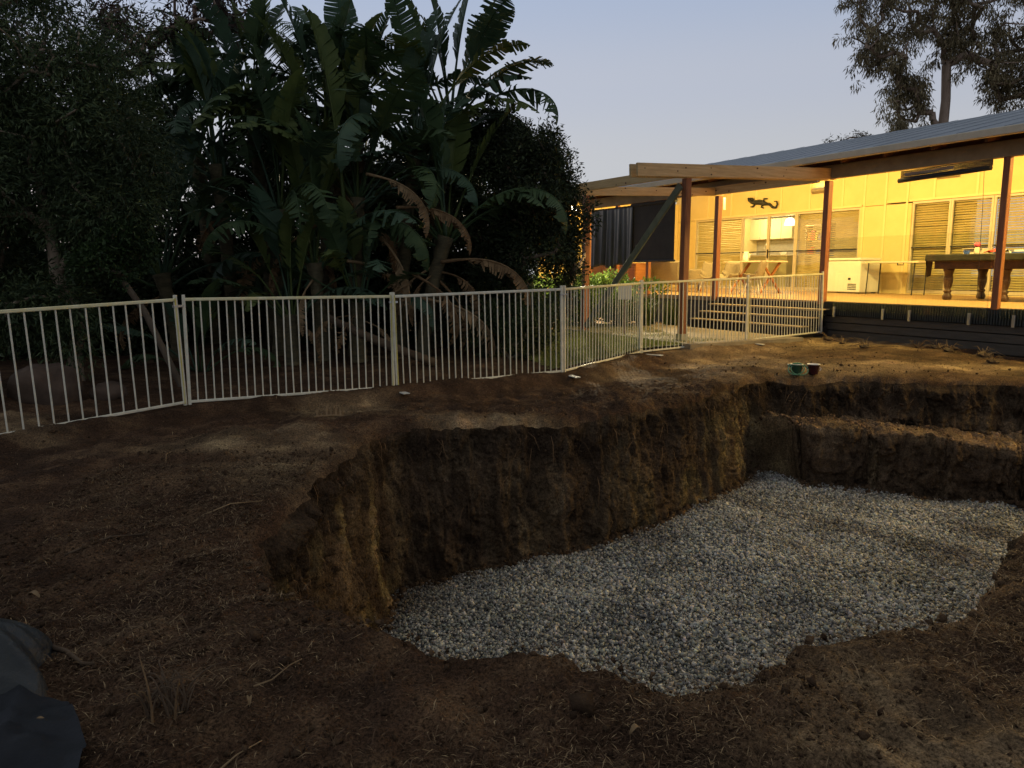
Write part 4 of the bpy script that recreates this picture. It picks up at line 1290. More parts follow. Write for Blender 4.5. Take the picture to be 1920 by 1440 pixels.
# fine-leaved tree at the far left
G1a, G1b = (0.026, 0.046, 0.020), (0.080, 0.105, 0.042)
c1_ = np.vstack([ellipsoid_pts((-6.3, 10.4, 4.3), (1.6, 1.4, 1.7), 90, 1, 0.3), ellipsoid_pts((-5.6, 10.2, 3.0), (1.3, 1.1, 0.8), 50, 2, 0.3),
                 ellipsoid_pts((-7.2, 10.0, 2.5), (1.0, 1.2, 1.3), 50, 3, 0.3), ellipsoid_pts((-5.2, 9.9, 2.35), (0.6, 0.5, 0.45), 22, 4, 0.2),
                 ellipsoid_pts((-5.9, 9.7, 1.0), (0.8, 0.4, 0.35), 16, 6, 0.2)])
tree('paperbark_tree', 'tall fine-leaved dark tree with pale forked stems at the far left', 'tree', (-5.75, 10.1, 0.08), c1_, 0.085, M['bark'], 112000, 0.45, 0.09, 0.018, 0.35, G1a, G1b, 11,
     trunk=[(-5.75, 10.1, 0.05), (-5.72, 10.0, 0.5), (-5.55, 9.95, 1.0), (-5.8, 9.9, 1.55), (-5.85, 9.95, 2.1), (-6.0, 10.0, 2.7), (-6.2, 10.1, 3.4)], rmin=0.008, expo=0.36)
c2_ = np.vstack([ellipsoid_pts((-5.0, 9.6, 1.75), (0.42, 0.35, 0.22), 16, 8, 0.2), ellipsoid_pts((-4.75, 9.65, 1.95), (0.3, 0.3, 0.2), 8, 9, 0.2)])
tree('leafy_sapling', 'slender bent sapling with small bright leaves behind the fence', 'sapling', (-4.2, 9.75, 0.1), c2_, 0.04, M['darkbark'], 7000, 0.2, 0.05, 0.026, 0.1, (0.018, 0.035, 0.012), (0.045, 0.08, 0.022), 21,
     trunk=[(-4.2, 9.75, 0.05), (-4.42, 9.72, 0.6), (-4.62, 9.7, 1.1), (-4.85, 9.65, 1.5)], rmin=0.005)
# background wall of trees
bgspec = [(-9.6, 14.5, 3.4, 2.4, 3.0, 'broad dark tree filling the gap behind the paperbark'), (-6.6, 15.8, 2.9, 2.1, 2.5, 'dark rounded tree behind the leftmost strelitzia'),
          (-3.9, 16.2, 2.7, 1.9, 2.4, 'dark rounded tree behind the middle strelitzia trunks'), (-1.4, 15.6, 2.4, 1.5, 2.1, 'dark rounded tree behind the fallen frond')]
for i, (x_, y_, z_, rr, rz, lab) in enumerate(bgspec):
    cs = np.vstack([ellipsoid_pts((x_, y_, z_), (rr, 1.3, rz), 110, 40 + i, 0.35), ellipsoid_pts((x_, y_ - 0.3, 1.0), (rr, 1.0, 0.9), 40, 60 + i, 0.3)])
    tree('dense_tree', lab, 'tree', (x_, y_, 0.3), cs, 0.13, M['bark'], 34000, 0.50, 0.13, 0.05, 0.3, (0.018, 0.030, 0.013), (0.050, 0.070, 0.028), 70 + i, group='dense trees behind the garden')
for i, (x_, y_, rr, hh_, lab) in enumerate(((-11.6, 12.6, 1.6, 1.5, 'dark shrub behind the boulders at the left edge'), (-9.0, 12.4, 1.5, 1.3, 'dark shrub left of the paperbark base'), (-7.0, 13.0, 1.3, 1.2, 'dark shrub behind the paperbark base'),
                                   (-5.4, 14.2, 1.3, 1.3, 'dark shrub behind the bent sapling'), (-3.4, 14.4, 1.3, 1.2, 'dark shrub behind the strelitzia bases'), (-1.2, 14.4, 1.2, 1.2, 'dark shrub left of the bushy tree base'))):
    cs = ellipsoid_pts((x_, y_, 0.3 + hh_ * 0.55), (rr, 0.8, hh_ * 0.75), 70, 80 + i, 0.3)
    tree('dense_shrub', lab, 'shrub', (x_, y_, 0.25), cs, 0.05, M['bark'], 12000, 0.42, 0.11, 0.045, 0.2, (0.018, 0.030, 0.013), (0.055, 0.075, 0.028), 140 + i, group='dark shrubs behind the garden', rmin=0.006)
# overhanging gum twigs against the sky, upper left
cs = np.vstack([ellipsoid_pts((-6.6, 13.5, 5.45), (1.2, 0.8, 0.65), 40, 90, 0.2), ellipsoid_pts((-5.1, 13.5, 5.85), (1.0, 0.6, 0.4), 22, 91, 0.2), ellipsoid_pts((-8.2, 13.5, 5.6), (1.0, 0.8, 0.9), 26, 92, 0.2)])
tree('gum_sapling', 'thin reddish-leaved gum with open twigs against the sky', 'tree', (-7.2, 13.8, 0.3), cs, 0.10, M['gumbark'], 5200, 0.30, 0.13, 0.03, 0.7, (0.030, 0.020, 0.018), (0.075, 0.042, 0.03), 95,
     trunk=[(-7.2, 13.8, 0.3), (-7.1, 13.7, 1.6), (-7.15, 13.6, 3.0), (-7.0, 13.6, 4.3)], rmin=0.007)

# dark bushy tree right of the strelitzias
c3_ = np.vstack([ellipsoid_pts((0.05, 13.3, 2.7), (0.95, 0.95, 1.55), 120, 100, 0.5), ellipsoid_pts((0.45, 13.2, 1.5), (0.80, 0.9, 1.2), 80, 101, 0.5),
                 ellipsoid_pts((-0.25, 13.4, 3.85), (0.45, 0.5, 0.55), 24, 102, 0.3), ellipsoid_pts((0.95, 13.2, 2.45), (0.38, 0.4, 0.55), 18, 103, 0.2), ellipsoid_pts((-0.7, 13.3, 1.6), (0.9, 0.8, 1.4), 60, 104, 0.4), ellipsoid_pts((0.3, 13.1, 3.05), (0.75, 0.7, 0.75), 60, 106, 0.4)])
tree('bushy_tree', 'dense dark rounded tree beside the pergola', 'tree', (0.05, 13.4, 0.25), c3_, 0.11, M['darkbark'], 74000, 0.26, 0.075, 0.028, 0.15, (0.014, 0.022, 0.010), (0.055, 0.072, 0.028), 105, rmin=0.006)
c4_ = np.vstack([ellipsoid_pts((0.25, 12.0, 0.75), (0.45, 0.4, 0.5), 40, 110, 0.3), ellipsoid_pts((-0.35, 12.3, 0.7), (0.45, 0.4, 0.5), 30, 111, 0.3)])
tree('low_shrub', 'low green shrub behind the fence under the dark bushy tree', 'shrub', (0.0, 12.2, 0.2), c4_, 0.04, M['bark'], 11000, 0.17, 0.06, 0.02, 0.0, (0.02, 0.034, 0.012), (0.07, 0.095, 0.03), 112, rmin=0.004)

# ---- strelitzia leaves
def strel_leaf(seed, lp, lb, wd, a0, bend, tear, droop, seg_n=24, fold=0.25, curl=0.0):
    "petiole + paddle blade torn into strips; local z up, bends towards +x"
    r_ = np.random.default_rng(seed)
    n = 30
    tot = lp + lb
    s = np.linspace(0, tot, n)
    ang_ = a0 + bend * (s / tot) ** 2
    x_ = np.r_[0, np.cumsum(np.sin(ang_[:-1]) * np.diff(s))]
    z_ = np.r_[0, np.cumsum(np.cos(ang_[:-1]) * np.diff(s))]
    mid = np.c_[x_, np.zeros(n), z_]
    mb = MB()
    mb.tube(mid, np.interp(s, [0, lp, tot], [0.030, 0.018, 0.004]), 5)
    V_, F_ = [], []
    def P(u):
        ss = lp + u * lb
        p = np.array([np.interp(ss, s, x_), 0, np.interp(ss, s, z_)])
        a_ = np.interp(ss, s, ang_)
        return p, np.array([math.sin(a_), 0, math.cos(a_)]), np.array([-math.cos(a_), 0, math.sin(a_)])
    for side in (-1, 1):
        u = 0.0
        dro = droop
        while u < 0.995:
            du = min(r_.uniform(0.5, 1.6) / seg_n, 1 - u)
            u2 = u + du
            torn = r_.uniform() < tear
            if torn:
                dro = droop + r_.uniform(0, 0.9) * tear
            th = fold - dro + r_.normal(0, 0.06)
            cut = r_.uniform(0.55, 1.0) if torn else r_.uniform(0.93, 1.0)
            gap = r_.uniform(0.1, 0.5) * du if torn else 0.0
            def wid(q):
                return wd * (max(0.0, math.sin(math.pi * min(1, 0.04 + 0.96 * q) ** 0.85)) ** 0.55)
            idx0 = len(V_)
            for f_, lift in ((0.0, 0), (0.5, 0), (1.0, 1)):
                for e, uu in ((0, u), (1, u2)):
                    p, tgv, nrm = P(min(uu + 0.10 * f_ * (1 - uu), 1.0))
                    ue = uu
                    w_ = wid(min(0.999, ue)) * f_ * (cut if f_ == 1 else 1)
                    g = gap * f_ * (0.5 if e == 0 else -0.5) * lb
                    th2 = th - curl * f_
                    V_.append(p + tgv * g + np.array([0, side, 0]) * w_ * math.cos(th2) + nrm * w_ * math.sin(th2))
            F_ += [(idx0, idx0 + 1, idx0 + 3, idx0 + 2), (idx0 + 2, idx0 + 3, idx0 + 5, idx0 + 4)]
            u = u2
    mb.add(np.array(V_), F_)
    me = mb.mesh('leaf')
    me.polygons.foreach_set('use_smooth', [True] * len(me.polygons))
    return me
kinds = {}
kinds['up'] = [strel_leaf(1, 0.9, 1.40, 0.29, 0.0, 0.25, 0.17, 0.0, fold=0.45), strel_leaf(2, 1.0, 1.57, 0.34, 0.05, 0.45, 0.30, 0.05, fold=0.4), strel_leaf(3, 0.8, 1.23, 0.26, 0.0, 0.6, 0.23, 0.0, fold=0.35)]
kinds['arch'] = [strel_leaf(4, 1.0, 1.46, 0.34, 0.1, 1.3, 0.42, 0.15), strel_leaf(5, 0.9, 1.57, 0.35, 0.1, 1.6, 0.95, 0.25), strel_leaf(6, 1.1, 1.34, 0.31, 0.15, 1.1, 0.36, 0.1), strel_leaf(7, 0.8, 1.46, 0.37, 0.2, 1.9, 0.91, 0.3)]
kinds['droop'] = [strel_leaf(8, 0.8, 1.46, 0.34, 0.3, 2.5, 0.95, 0.4), strel_leaf(9, 0.7, 1.34, 0.31, 0.4, 2.6, 0.95, 0.6), strel_leaf(10, 0.9, 1.57, 0.34, 0.2, 2.8, 0.83, 0.5)]
kinds['dead'] = [strel_leaf(11, 0.45, 1.15, 0.20, 0.9, 2.3, 0.95, 1.25, 26, curl=0.9), strel_leaf(12, 0.35, 1.3, 0.22, 1.2, 2.0, 0.95, 1.35, 28, curl=1.0), strel_leaf(13, 0.55, 1.05, 0.18, 1.4, 1.6, 0.95, 1.2, 24, curl=0.8)]
mat_sets = {'up': ['strel', 'strel2', 'strel3'], 'arch': ['strel', 'strel3', 'strel', 'strel2'], 'droop': ['strel', 'strel3', 'strel'], 'dead': ['dead', 'dead', 'dead2']}
MESHMAT = {}
def leaf_obj(kind, vi, mt, parent, loc, az, tilt, sc_, roll=0.0):
    key = (kind, vi, mt)
    if key not in MESHMAT:
        me = kinds[kind][vi].copy()
        me.materials.clear()
        me.materials.append(M[mt])
        MESHMAT[key] = me
    o_ = bpy.data.objects.new('dead_leaf' if kind == 'dead' else 'leaf', MESHMAT[key])
    col.objects.link(o_)
    o_.parent = parent
    o_.matrix_local = Matrix.Translation(loc) @ Matrix.Rotation(az, 4, 'Z') @ Matrix.Rotation(tilt, 4, 'Y') @ Matrix.Rotation(roll, 4, 'Z') @ Matrix.Scale(sc_, 4)
    return o_

def strelitzia(x_, y_, h_, lean, fan, n, seed, label, dead=2, sc_=1.0):
    r_ = np.random.default_rng(seed)
    gz_ = float(gheight(x_, y_))
    t_ = thing('strelitzia', label, 'strelitzia', (x_, y_, gz_), 0, 'giant strelitzia clump')
    if h_ > 0.3:
        pts = [(0, 0, -0.05), (lean * 0.15, 0.02, h_ * 0.3), (lean * 0.5, -0.02, h_ * 0.65), (lean, 0, h_)]
        pp = np.array([[np.interp(u, [0, 0.3, 0.65, 1], [p[k_] for p in pts]) for k_ in range(3)] for u in np.linspace(0, 1, 16)])
        rr = np.interp(np.linspace(0, 1, 16), [0, 0.1, 0.8, 1], [0.15, 0.11, 0.10, 0.13]) * (1 + 0.10 * (np.arange(16) % 2))
        MB().tube(pp, rr, 9).build('trunk', M['pseudo'], t_, True)
    top = np.array([lean, 0, h_])
    n = int(n * 1.45)
    for i in range(n):
        u = (i + 0.5) / n * 2 - 1
        tilt = abs(u) ** 1.1 * 1.05 + r_.normal(0, 0.10)
        az = fan + (0 if u > 0 else math.pi) + r_.normal(0, 0.6)
        kd = 'up' if abs(u) < 0.38 else ('arch' if abs(u) < 0.78 else 'droop')
        vi = int(r_.integers(0, len(kinds[kd])))
        mt = mat_sets[kd][int(r_.integers(0, len(mat_sets[kd])))]
        base_ = top + np.array([math.cos(fan) * u * 0.12, math.sin(fan) * u * 0.12, r_.uniform(-0.25, 0.05) * abs(u)])
        leaf_obj(kd, vi, mt, t_, Vector(base_), az, tilt * (0.75 if kd == 'droop' else 1), sc_ * r_.uniform(0.85, 1.15), r_.normal(0, 0.35))
    for i in range(dead):
        vi = int(r_.integers(0, 3))
        az = r_.uniform(0, 6.28)
        leaf_obj('dead', vi, mat_sets['dead'][int(r_.integers(0, 3))], t_, Vector((lean * 0.7, 0, h_ * r_.uniform(0.6, 0.92))), az, r_.uniform(0.5, 1.0), sc_ * r_.uniform(0.7, 1.0), r_.normal(0, 0.3))
    return t_
SP = [(-4.65, 12.9, 3.0, -0.15, 0.15, 12, 1, 'strelitzia at the left end of the clump with an upright leaf against the sky', 2),
      (-5.35, 12.3, 1.3, -0.2, 0.4, 8, 2, 'short strelitzia in shadow beside the paperbark', 1),
      (-3.75, 12.4, 2.3, 0.1, -0.2, 12, 3, 'mid-height strelitzia with hanging torn leaves left of the centre trunk', 2),
      (-3.1, 13.0, 3.4, 0.05, 0.1, 14, 4, 'tallest strelitzia rising out of the top of the frame', 2),
      (-2.55, 12.5, 2.5, 0.10, -0.1, 13, 5, 'strelitzia with a bright yellow-green upright leaf in the middle of the clump', 3),
      (-1.9, 12.9, 3.35, 0.35, 0.1, 13, 6, 'strelitzia leaning right with its leaves against the sky', 2),
      (-1.45, 12.4, 1.9, 0.4, 0.0, 10, 7, 'strelitzia at the right end of the clump with brown hanging leaves', 4),
      (-3.35, 11.7, 0.75, 0.0, 0.2, 9, 8, 'young strelitzia low in front of the clump', 1),
      (-2.35, 11.8, 0.9, 0.0, -0.3, 8, 9, 'young strelitzia with dead leaves behind the second fence panel', 3),
      (-4.15, 13.4, 4.0, -0.2, 0.2, 13, 11, 'tall strelitzia at the back left under the palm', 1),
      (-2.75, 13.6, 3.7, 0.1, 0.0, 14, 12, 'tall strelitzia at the back behind the centre trunk', 1),
      (-1.35, 13.6, 3.9, 0.3, 0.15, 13, 13, 'tall strelitzia at the back right beside the bushy tree', 1),
      (-5.2, 13.6, 3.2, -0.2, 0.1, 11, 14, 'strelitzia in deep shadow behind the bent sapling', 1),
      (-2.95, 12.0, 1.5, -0.1, 0.3, 11, 15, 'strelitzia with long hanging torn leaves in the front of the clump', 2),
      (-4.6, 11.2, 0.0, 0.0, 0.3, 5, 10, 'strelitzia sucker with a single folded leaf near the bent sapling', 0)]
for (x_, y_, h_, ln, fan, n, sd, lab, dd_) in SP:
    st_ = strelitzia(x_, y_, h_, ln, fan, n, sd, lab, dd_, 0.62 if h_ < 0.1 else (0.72 if h_ < 1 else 0.92))
    if sd == 5:
        leaf_obj('up', 0, 'strel2', st_, Vector((-0.05, -0.3, 2.35)), 2.6, 0.10, 1.25, 1.2)
    if sd == 1:
        leaf_obj('up', 2, 'strel3', st_, Vector((0.0, -0.1, 2.75)), 2.0, 0.03, 1.15, 1.5)
    if sd == 7:
        leaf_obj('dead', 1, 'dead', st_, Vector((0.35, -0.3, 1.5)), -0.25, 0.25, 1.15, 0.0)
        leaf_obj('dead', 0, 'dead2', st_, Vector((0.0, -0.5, 0.95)), -0.5, 0.9, 1.2, 0.5)
    if sd == 6:
        leaf_obj('arch', 1, 'strel3', st_, Vector((0.4, -0.1, 2.75)), -0.05, 0.25, 1.1, 0.0)
        leaf_obj('arch', 2, 'strel3', st_, Vector((0.45, -0.2, 2.65)), 0.1, 0.45, 1.0, 0.4)

DEADS = [(-2.62, 12.05, 3.62, 1.2, 0.55, 0, 'dead'), (-2.2, 11.95, 3.05, -0.4, 0.6, 1, 'dead2'), (-1.75, 11.9, 2.55, -0.2, 0.35, 1, 'dead'), (-2.05, 11.8, 2.2, -0.9, 0.9, 2, 'dead2'),
         (-2.5, 11.8, 1.75, 0.4, 0.8, 0, 'dead2'), (-2.9, 11.75, 2.3, 2.8, 0.7, 2, 'dead'), (-3.6, 11.8, 2.0, 2.2, 0.6, 1, 'dead2'), (-1.5, 11.75, 1.55, -0.6, 1.1, 0, 'dead')]
host = [o for o in col.objects if o.name.startswith('strelitzia')][4]
for (x_, y_, z_, az, ti, vi, mt) in DEADS:
    leaf_obj('dead', vi, mt, host, Vector((x_, y_, z_)) - host.location, az, ti, 0.95, 0.2)
# feather palm behind the clump
palm = thing('feather_palm', 'feather palm with fine drooping fronds behind the strelitzia tops', 'palm', (-3.4, 15.0, 0.3), 0)
MB().tube([(0, 0, -0.1), (0.05, 0, 2.0), (0.0, 0, 4.4)], [0.16, 0.12, 0.11], 10).build('trunk', M['pseudo'], palm, True)
for i in range(13):
    r_ = np.random.default_rng(300 + i)
    az = i * 2.4 + r_.normal(0, 0.1)
    a0 = r_.uniform(0.1, 0.9)
    L_ = r_.uniform(1.9, 2.4)
    n = 46
    s = np.linspace(0, L_, n)
    an = a0 + 1.5 * (s / L_) ** 1.6
    cx = np.r_[0, np.cumsum(np.sin(an[:-1]) * np.diff(s))]
    cz = np.r_[0, np.cumsum(np.cos(an[:-1]) * np.diff(s))]
    mb = MB()
    mb.tube(np.c_[cx, np.zeros(n), cz], np.linspace(0.02, 0.004, n), 4)
    for j in range(6, n):
        for sd in (-1, 1):
            p = np.array([cx[j], 0, cz[j]])
            ll = 0.55 * math.sin(math.pi * (0.12 + 0.8 * j / n))
            tip = p + np.array([math.sin(an[j]) * 0.2, sd * ll * 0.75, math.cos(an[j]) * 0.15 - ll * 0.55 + r_.normal(0, 0.03)])
            mdp = (p + tip) / 2 + np.array([0, 0, 0.07])
            e = np.array([0.016, 0, 0.012])
            mb.add([p, mdp - e, tip, mdp + e], [(0, 1, 2, 3)])
    fo_ = mb.build('frond', M['strel'], palm)
    fo_.location = (0, 0, 4.4)
    fo_.rotation_euler = (0, 0, az)

# log, rocks and litter behind the fence
lg_ = MB().tube([(-2.72, 11.35, 0.93), (-2.3, 11.3, 0.72), (-1.75, 11.2, 0.5), (-1.1, 11.05, 0.28)], [0.05, 0.065, 0.07, 0.06], 9).build('leaning_log', M['log'], None, True)
tag(lg_, 'cut strelitzia trunk leaning over behind the second fence panel', 'log')
def rock(x_, y_, s_, seed, label):
    g = np.random.default_rng(seed)
    import bmesh
    bm = bmesh.new()
    bmesh.ops.create_icosphere(bm, subdivisions=3, radius=1)
    me = bpy.data.meshes.new('boulder')
    P = np.array([v.co for v in bm.verts])
    nz_ = 1 + 0.22 * fbm(P[:, 0] * 1.6 + seed, P[:, 1] * 1.6, P[:, 2] * 1.6, 4)
    P = P * nz_[:, None] * np.array(s_)
    for v, c in zip(bm.verts, P):
        v.co = c
    bm.to_mesh(me)
    bm.free()
    o_ = link('boulder', me, M['rock'], None, True)
    o_.location = (x_, y_, float(gheight(x_, y_)) + s_[2] * 0.45)
    o_.rotation_euler = (0, 0, g.uniform(0, 6))
    tag(o_, label, 'boulder', 'boulders behind the fence')
rock(-5.35, 8.75, (0.42, 0.3, 0.30), 1, 'largest brown boulder behind the leftmost fence panel')
rock(-5.95, 8.35, (0.30, 0.28, 0.27), 2, 'brown boulder cut by the left edge of the picture')
rock(-4.75, 8.95, (0.20, 0.16, 0.13), 3, 'small flat boulder right of the largest boulder')

# hedge by the deck, lit by the flood light
hb = house_pt(-4.6, -2.6)
hc = []
ri = np.random.default_rng(5)
for i in range(240):
    u, v, w_ = ri.uniform(-1, 1), ri.uniform(-1, 1), ri.uniform(0.1, 1)
    p = house_pt(-4.9 + u * 1.0, -2.6 + v * 1.6)
    hc.append((p[0], p[1], 0.35 + w_ * (1.0 + 0.13 * math.sin(u * 5 + v * 4))))
hc = np.array(hc)
tree('leafy_hedge', 'bright green leafy hedge beside the path under the flood light', 'hedge', (hb[0], hb[1], 0.3), hc, 0.05, M['bark'], 26000, 0.17, 0.085, 0.04, -0.3, (0.05, 0.10, 0.02), (0.18, 0.25, 0.05), 130, rmin=0.004, lim=90, lm='hedge_leaf')
def strappy(x_, y_, n, hgt, label, seed, cA=(0.03, 0.05, 0.015), cB=(0.09, 0.11, 0.035)):
    r_ = np.random.default_rng(seed)
    t_ = thing('strappy_plant', label, 'plant', (x_, y_, 0.30), 0, 'strappy plants beside the steps')
    for grp in range(1):
        V_, F_, C_ = [], [], []
        for i in range(n):
            az = r_.uniform(0, 6.28)
            L_ = hgt * r_.uniform(0.7, 1.15)
            a0 = abs(r_.normal(0.25, 0.22))
            b_ = r_.uniform(0.5, 1.6)
            x0 = r_.normal(0, 0.07, 2)
            d = np.array([math.cos(az), math.sin(az), 0])
            sd = np.array([-d[1], d[0], 0])
            p = np.array([x0[0], x0[1], 0.0])
            i0 = len(V_)
            for s_i in range(6):
                u = s_i / 5
                w_ = 0.014 * (1 - u ** 2) + 0.001
                V_ += [p - sd * w_, p + sd * w_]
                a_ = a0 + b_ * u * u
                p = p + (d * math.sin(a_) + np.array([0, 0, 1]) * math.cos(a_)) * L_ / 5
            F_ += [(i0 + 2 * k_, i0 + 2 * k_ + 1, i0 + 2 * k_ + 3, i0 + 2 * k_ + 2) for k_ in range(5)]
            C_ += [np.array(cA) + (np.array(cB) - np.array(cA)) * r_.uniform()] * 12
        np_mesh('blades', np.array(V_), np.array(F_), M['hedge_leaf'], t_, colors=np.array(C_))
    fl = MB()
    for i in range(2):
        a_ = r_.uniform(0, 6.28)
        fl.tube([(0, 0, 0), (0.05 * math.cos(a_), 0.05 * math.sin(a_), hgt * 0.6), (0.12 * math.cos(a_), 0.12 * math.sin(a_), hgt * 0.95)], 0.005, 5)
    fl.build('flower_stalk', M['pseudo'], t_)
for i, (x_, y_, lab) in enumerate(((-3.65, -1.0, 'strappy plant against the top of the steps'), (-3.75, -1.75, 'strappy plant halfway along the path edge'), (-3.7, -2.45, 'strappy plant next to the leafy hedge'), (-4.1, -1.35, 'strappy plant set back under the deck edge'))):
    p = house_pt(x_, y_)
    strappy(p[0], p[1], 85, 0.75, lab, 400 + i)

# eucalypt behind the roof
def euc():
    tr_ = [(20.6, 38, 0.0), (20.55, 38, 4.0), (20.5, 38, 8.0), (20.55, 38, 9.6), (20.45, 38, 11.2), (20.6, 38, 12.8), (20.5, 38, 14.8)]
    cs_ = np.vstack([ellipsoid_pts((17.6, 38, 12.4), (1.7, 1.6, 1.9), 46, 200, 0.2), ellipsoid_pts((18.6, 38, 9.6), (0.9, 1.0, 1.6), 34, 201, 0.2), ellipsoid_pts((21.0, 38, 11.9), (1.1, 1.0, 1.2), 20, 207, 0.2), ellipsoid_pts((24.0, 38, 10.2), (1.4, 1.0, 0.9), 24, 208, 0.2),
                     ellipsoid_pts((20.2, 38, 13.6), (1.8, 1.8, 1.6), 44, 202, 0.2), ellipsoid_pts((23.2, 38, 11.6), (1.9, 1.6, 1.7), 46, 203, 0.2),
                     ellipsoid_pts((25.6, 38, 12.2), (1.6, 1.6, 2.4), 40, 204, 0.2), ellipsoid_pts((17.0, 38, 14.3), (1.6, 1.4, 0.9), 20, 205, 0.2),
                     ellipsoid_pts((22.6, 38, 14.6), (2.2, 1.6, 1.0), 24, 206, 0.2)])
    t_ = thing('gum_tree', 'tall gum tree with drooping olive-brown leaves behind the roof', 'tree', (20.6, 38, 0.0), 0)
    b_ = np.array((20.6, 38, 0.0))
    V_, F_ = grow(b_, cs_, 0.23, 210, step=0.5, wob=0.14, rmin=0.018, trunk=tr_, expo=0.36)
    np_mesh('trunk', V_ - b_, F_, M['gumbark'], t_, smooth=True)
    # drooping sprays: stretch each clump downwards
    cl = np.repeat(cs_, 3, 0) + np.random.default_rng(211).normal(0, 0.28, (len(cs_) * 3, 3)) * np.array([1, 1, 1.5])
    V_, F_, C_ = leaf_cloud(cl, 33000, 0.36, 0.25, 0.05, 1.6, (0.12, 0.10, 0.05), (0.28, 0.225, 0.125), 212)
    np_mesh('crown', V_ - b_, F_, M['leaf'], t_, colors=C_)
euc()
cs = np.vstack([ellipsoid_pts((26.2, 60, 11.6), (1.2, 1, 0.35), 10, 220, 0.1), ellipsoid_pts((24.4, 60, 11.2), (1.0, 1, 0.3), 8, 221, 0.1)])
tree('distant_gum', 'thin top of a distant gum just above the roof line', 'tree', (25, 60, 0.0), cs, 0.08, M['gumbark'], 500, 0.35, 0.25, 0.06, 0.6, (0.03, 0.03, 0.015), (0.07, 0.06, 0.03), 222, rmin=0.02)

# ================================================================== small things on the dirt
def bucket(x_, y_, mt, label, hose):
    z_ = float(gheight(x_, y_))
    t_ = thing('bucket', label, 'bucket', (x_, y_, z_ + 0.005), 0)
    MB().lathe([(0.058, 0), (0.062, 0.004), (0.084, 0.13), (0.088, 0.132), (0.088, 0.14), (0.081, 0.14), (0.076, 0.12), (0.056, 0.012), (0.001, 0.012)], 24).build('pail', M[mt], t_, True)
    MB().lathe([(0.077, 0.122), (0.0815, 0.141), (0.0885, 0.141), (0.0885, 0.146), (0.080, 0.146), (0.070, 0.122), (0.001, 0.121)], 24).build('rim', M['white'], t_, True)
    if hose:
        a_ = np.linspace(0, 2 * np.pi, 28)
        MB().tube(np.c_[0.02 + 0.12 * np.cos(a_), -0.06 + 0.05 * np.sin(a_), 0.075 + 0.075 * np.sin(a_)], 0.009, 7).build('hose_loop', M['hose'], t_, True)
        MB().tube(np.c_[-0.03 + 0.11 * np.cos(a_), -0.07 + 0.06 * np.sin(a_), 0.085 + 0.075 * np.sin(a_ + 0.3)], 0.009, 7).build('hose_loop', M['hose'], t_, True)
        MB().box(-0.12, -0.06, -0.02, 0.05, 0.10, 0.145).build('fitting', M['greenp'], t_, bevel=0.01)
    else:
        for sx in (-1, 1):
            MB().tube([(sx * 0.082, 0, 0.10), (sx * 0.105, -0.01, 0.08), (sx * 0.085, -0.012, 0.05)], 0.006, 6).build('lug', M['steel'], t_)
bucket(4.02, 10.78, 'greenp', 'small green bucket with a loop of hose at the edge of the pit', True)
bucket(4.25, 10.76, 'maroon', 'small dark maroon bucket with white rim at the edge of the pit', False)

# plastic sheeting lower left
nu, nv = 46, 34
U_, V2 = np.meshgrid(np.linspace(0, 1, nu), np.linspace(0, 1, nv), indexing='ij')
yy = 2.58 + 0.52 * V2
edge = np.interp(yy, [2.58, 2.8, 3.1], [-1.72, -1.80, -1.98]) + 0.02 * np.sin(V2 * 9)
cross = np.sin(np.pi * np.clip(0.04 + 0.93 * V2, 0, 1)) ** 0.5
endf = (1 - np.clip((U_ - 0.72) / 0.28, 0, 1) ** 2.2) ** 0.6
zz_ = 0.012 + (0.23 + 0.03 * fbm(U_ * 3, V2 * 3, 2, 2)) * cross * endf
zz_ = zz_ + (0.014 * np.sin(V2 * 26 + 5 * U_ + 2 * fbm(U_ * 5, V2 * 5, 1, 2)) + 0.02 * fbm(U_ * 7, V2 * 9, 3, 3)) * cross * endf
xx = -2.9 + (edge + 2.9) * U_ + 0.012 * fbm(V2 * 8, U_ * 3, 8, 2)
F_ = [(i * nv + j, (i + 1) * nv + j, (i + 1) * nv + j + 1, i * nv + j + 1) for i in range(nu - 1) for j in range(nv - 1)]
ps = MB().add(np.stack([xx, yy, zz_], -1).reshape(-1, 3), F_).build('plastic_bag', M['sheet'], None, True)
tag(ps, 'puffed blue-grey plastic bag lying on the dirt at the lower left', 'plastic bag')
nu, nv = 40, 30
U_, V2 = np.meshgrid(np.linspace(0, 1, nu), np.linspace(0, 1, nv), indexing='ij')
yy = 1.85 + 0.78 * V2
xx = -2.6 + (np.interp(yy, [1.85, 2.3, 2.63], [-1.24, -1.38, -1.64]) + 2.6 + 0.012 * fbm(V2 * 3, U_ * 0, 1, 2)) * U_
zz_ = 0.02 + gheight(xx, yy) + 0.05 * np.abs(fbm(U_ * 3, V2 * 2.5, 6, 3)) * (1 - 0.7 * U_) + 0.03 * (1 - U_) + 0.03 * np.exp(-((U_ - 0.72 - 0.1 * V2) / 0.03) ** 2)
F_ = [(i * nv + j, (i + 1) * nv + j, (i + 1) * nv + j + 1, i * nv + j + 1) for i in range(nu - 1) for j in range(nv - 1)]
nt = MB().add(np.stack([xx, yy, zz_], -1).reshape(-1, 3), F_).build('ground_sheet', M['navy'], None, True)
tag(nt, 'dark navy ground sheet with a fold in the lower left corner', 'ground sheet')

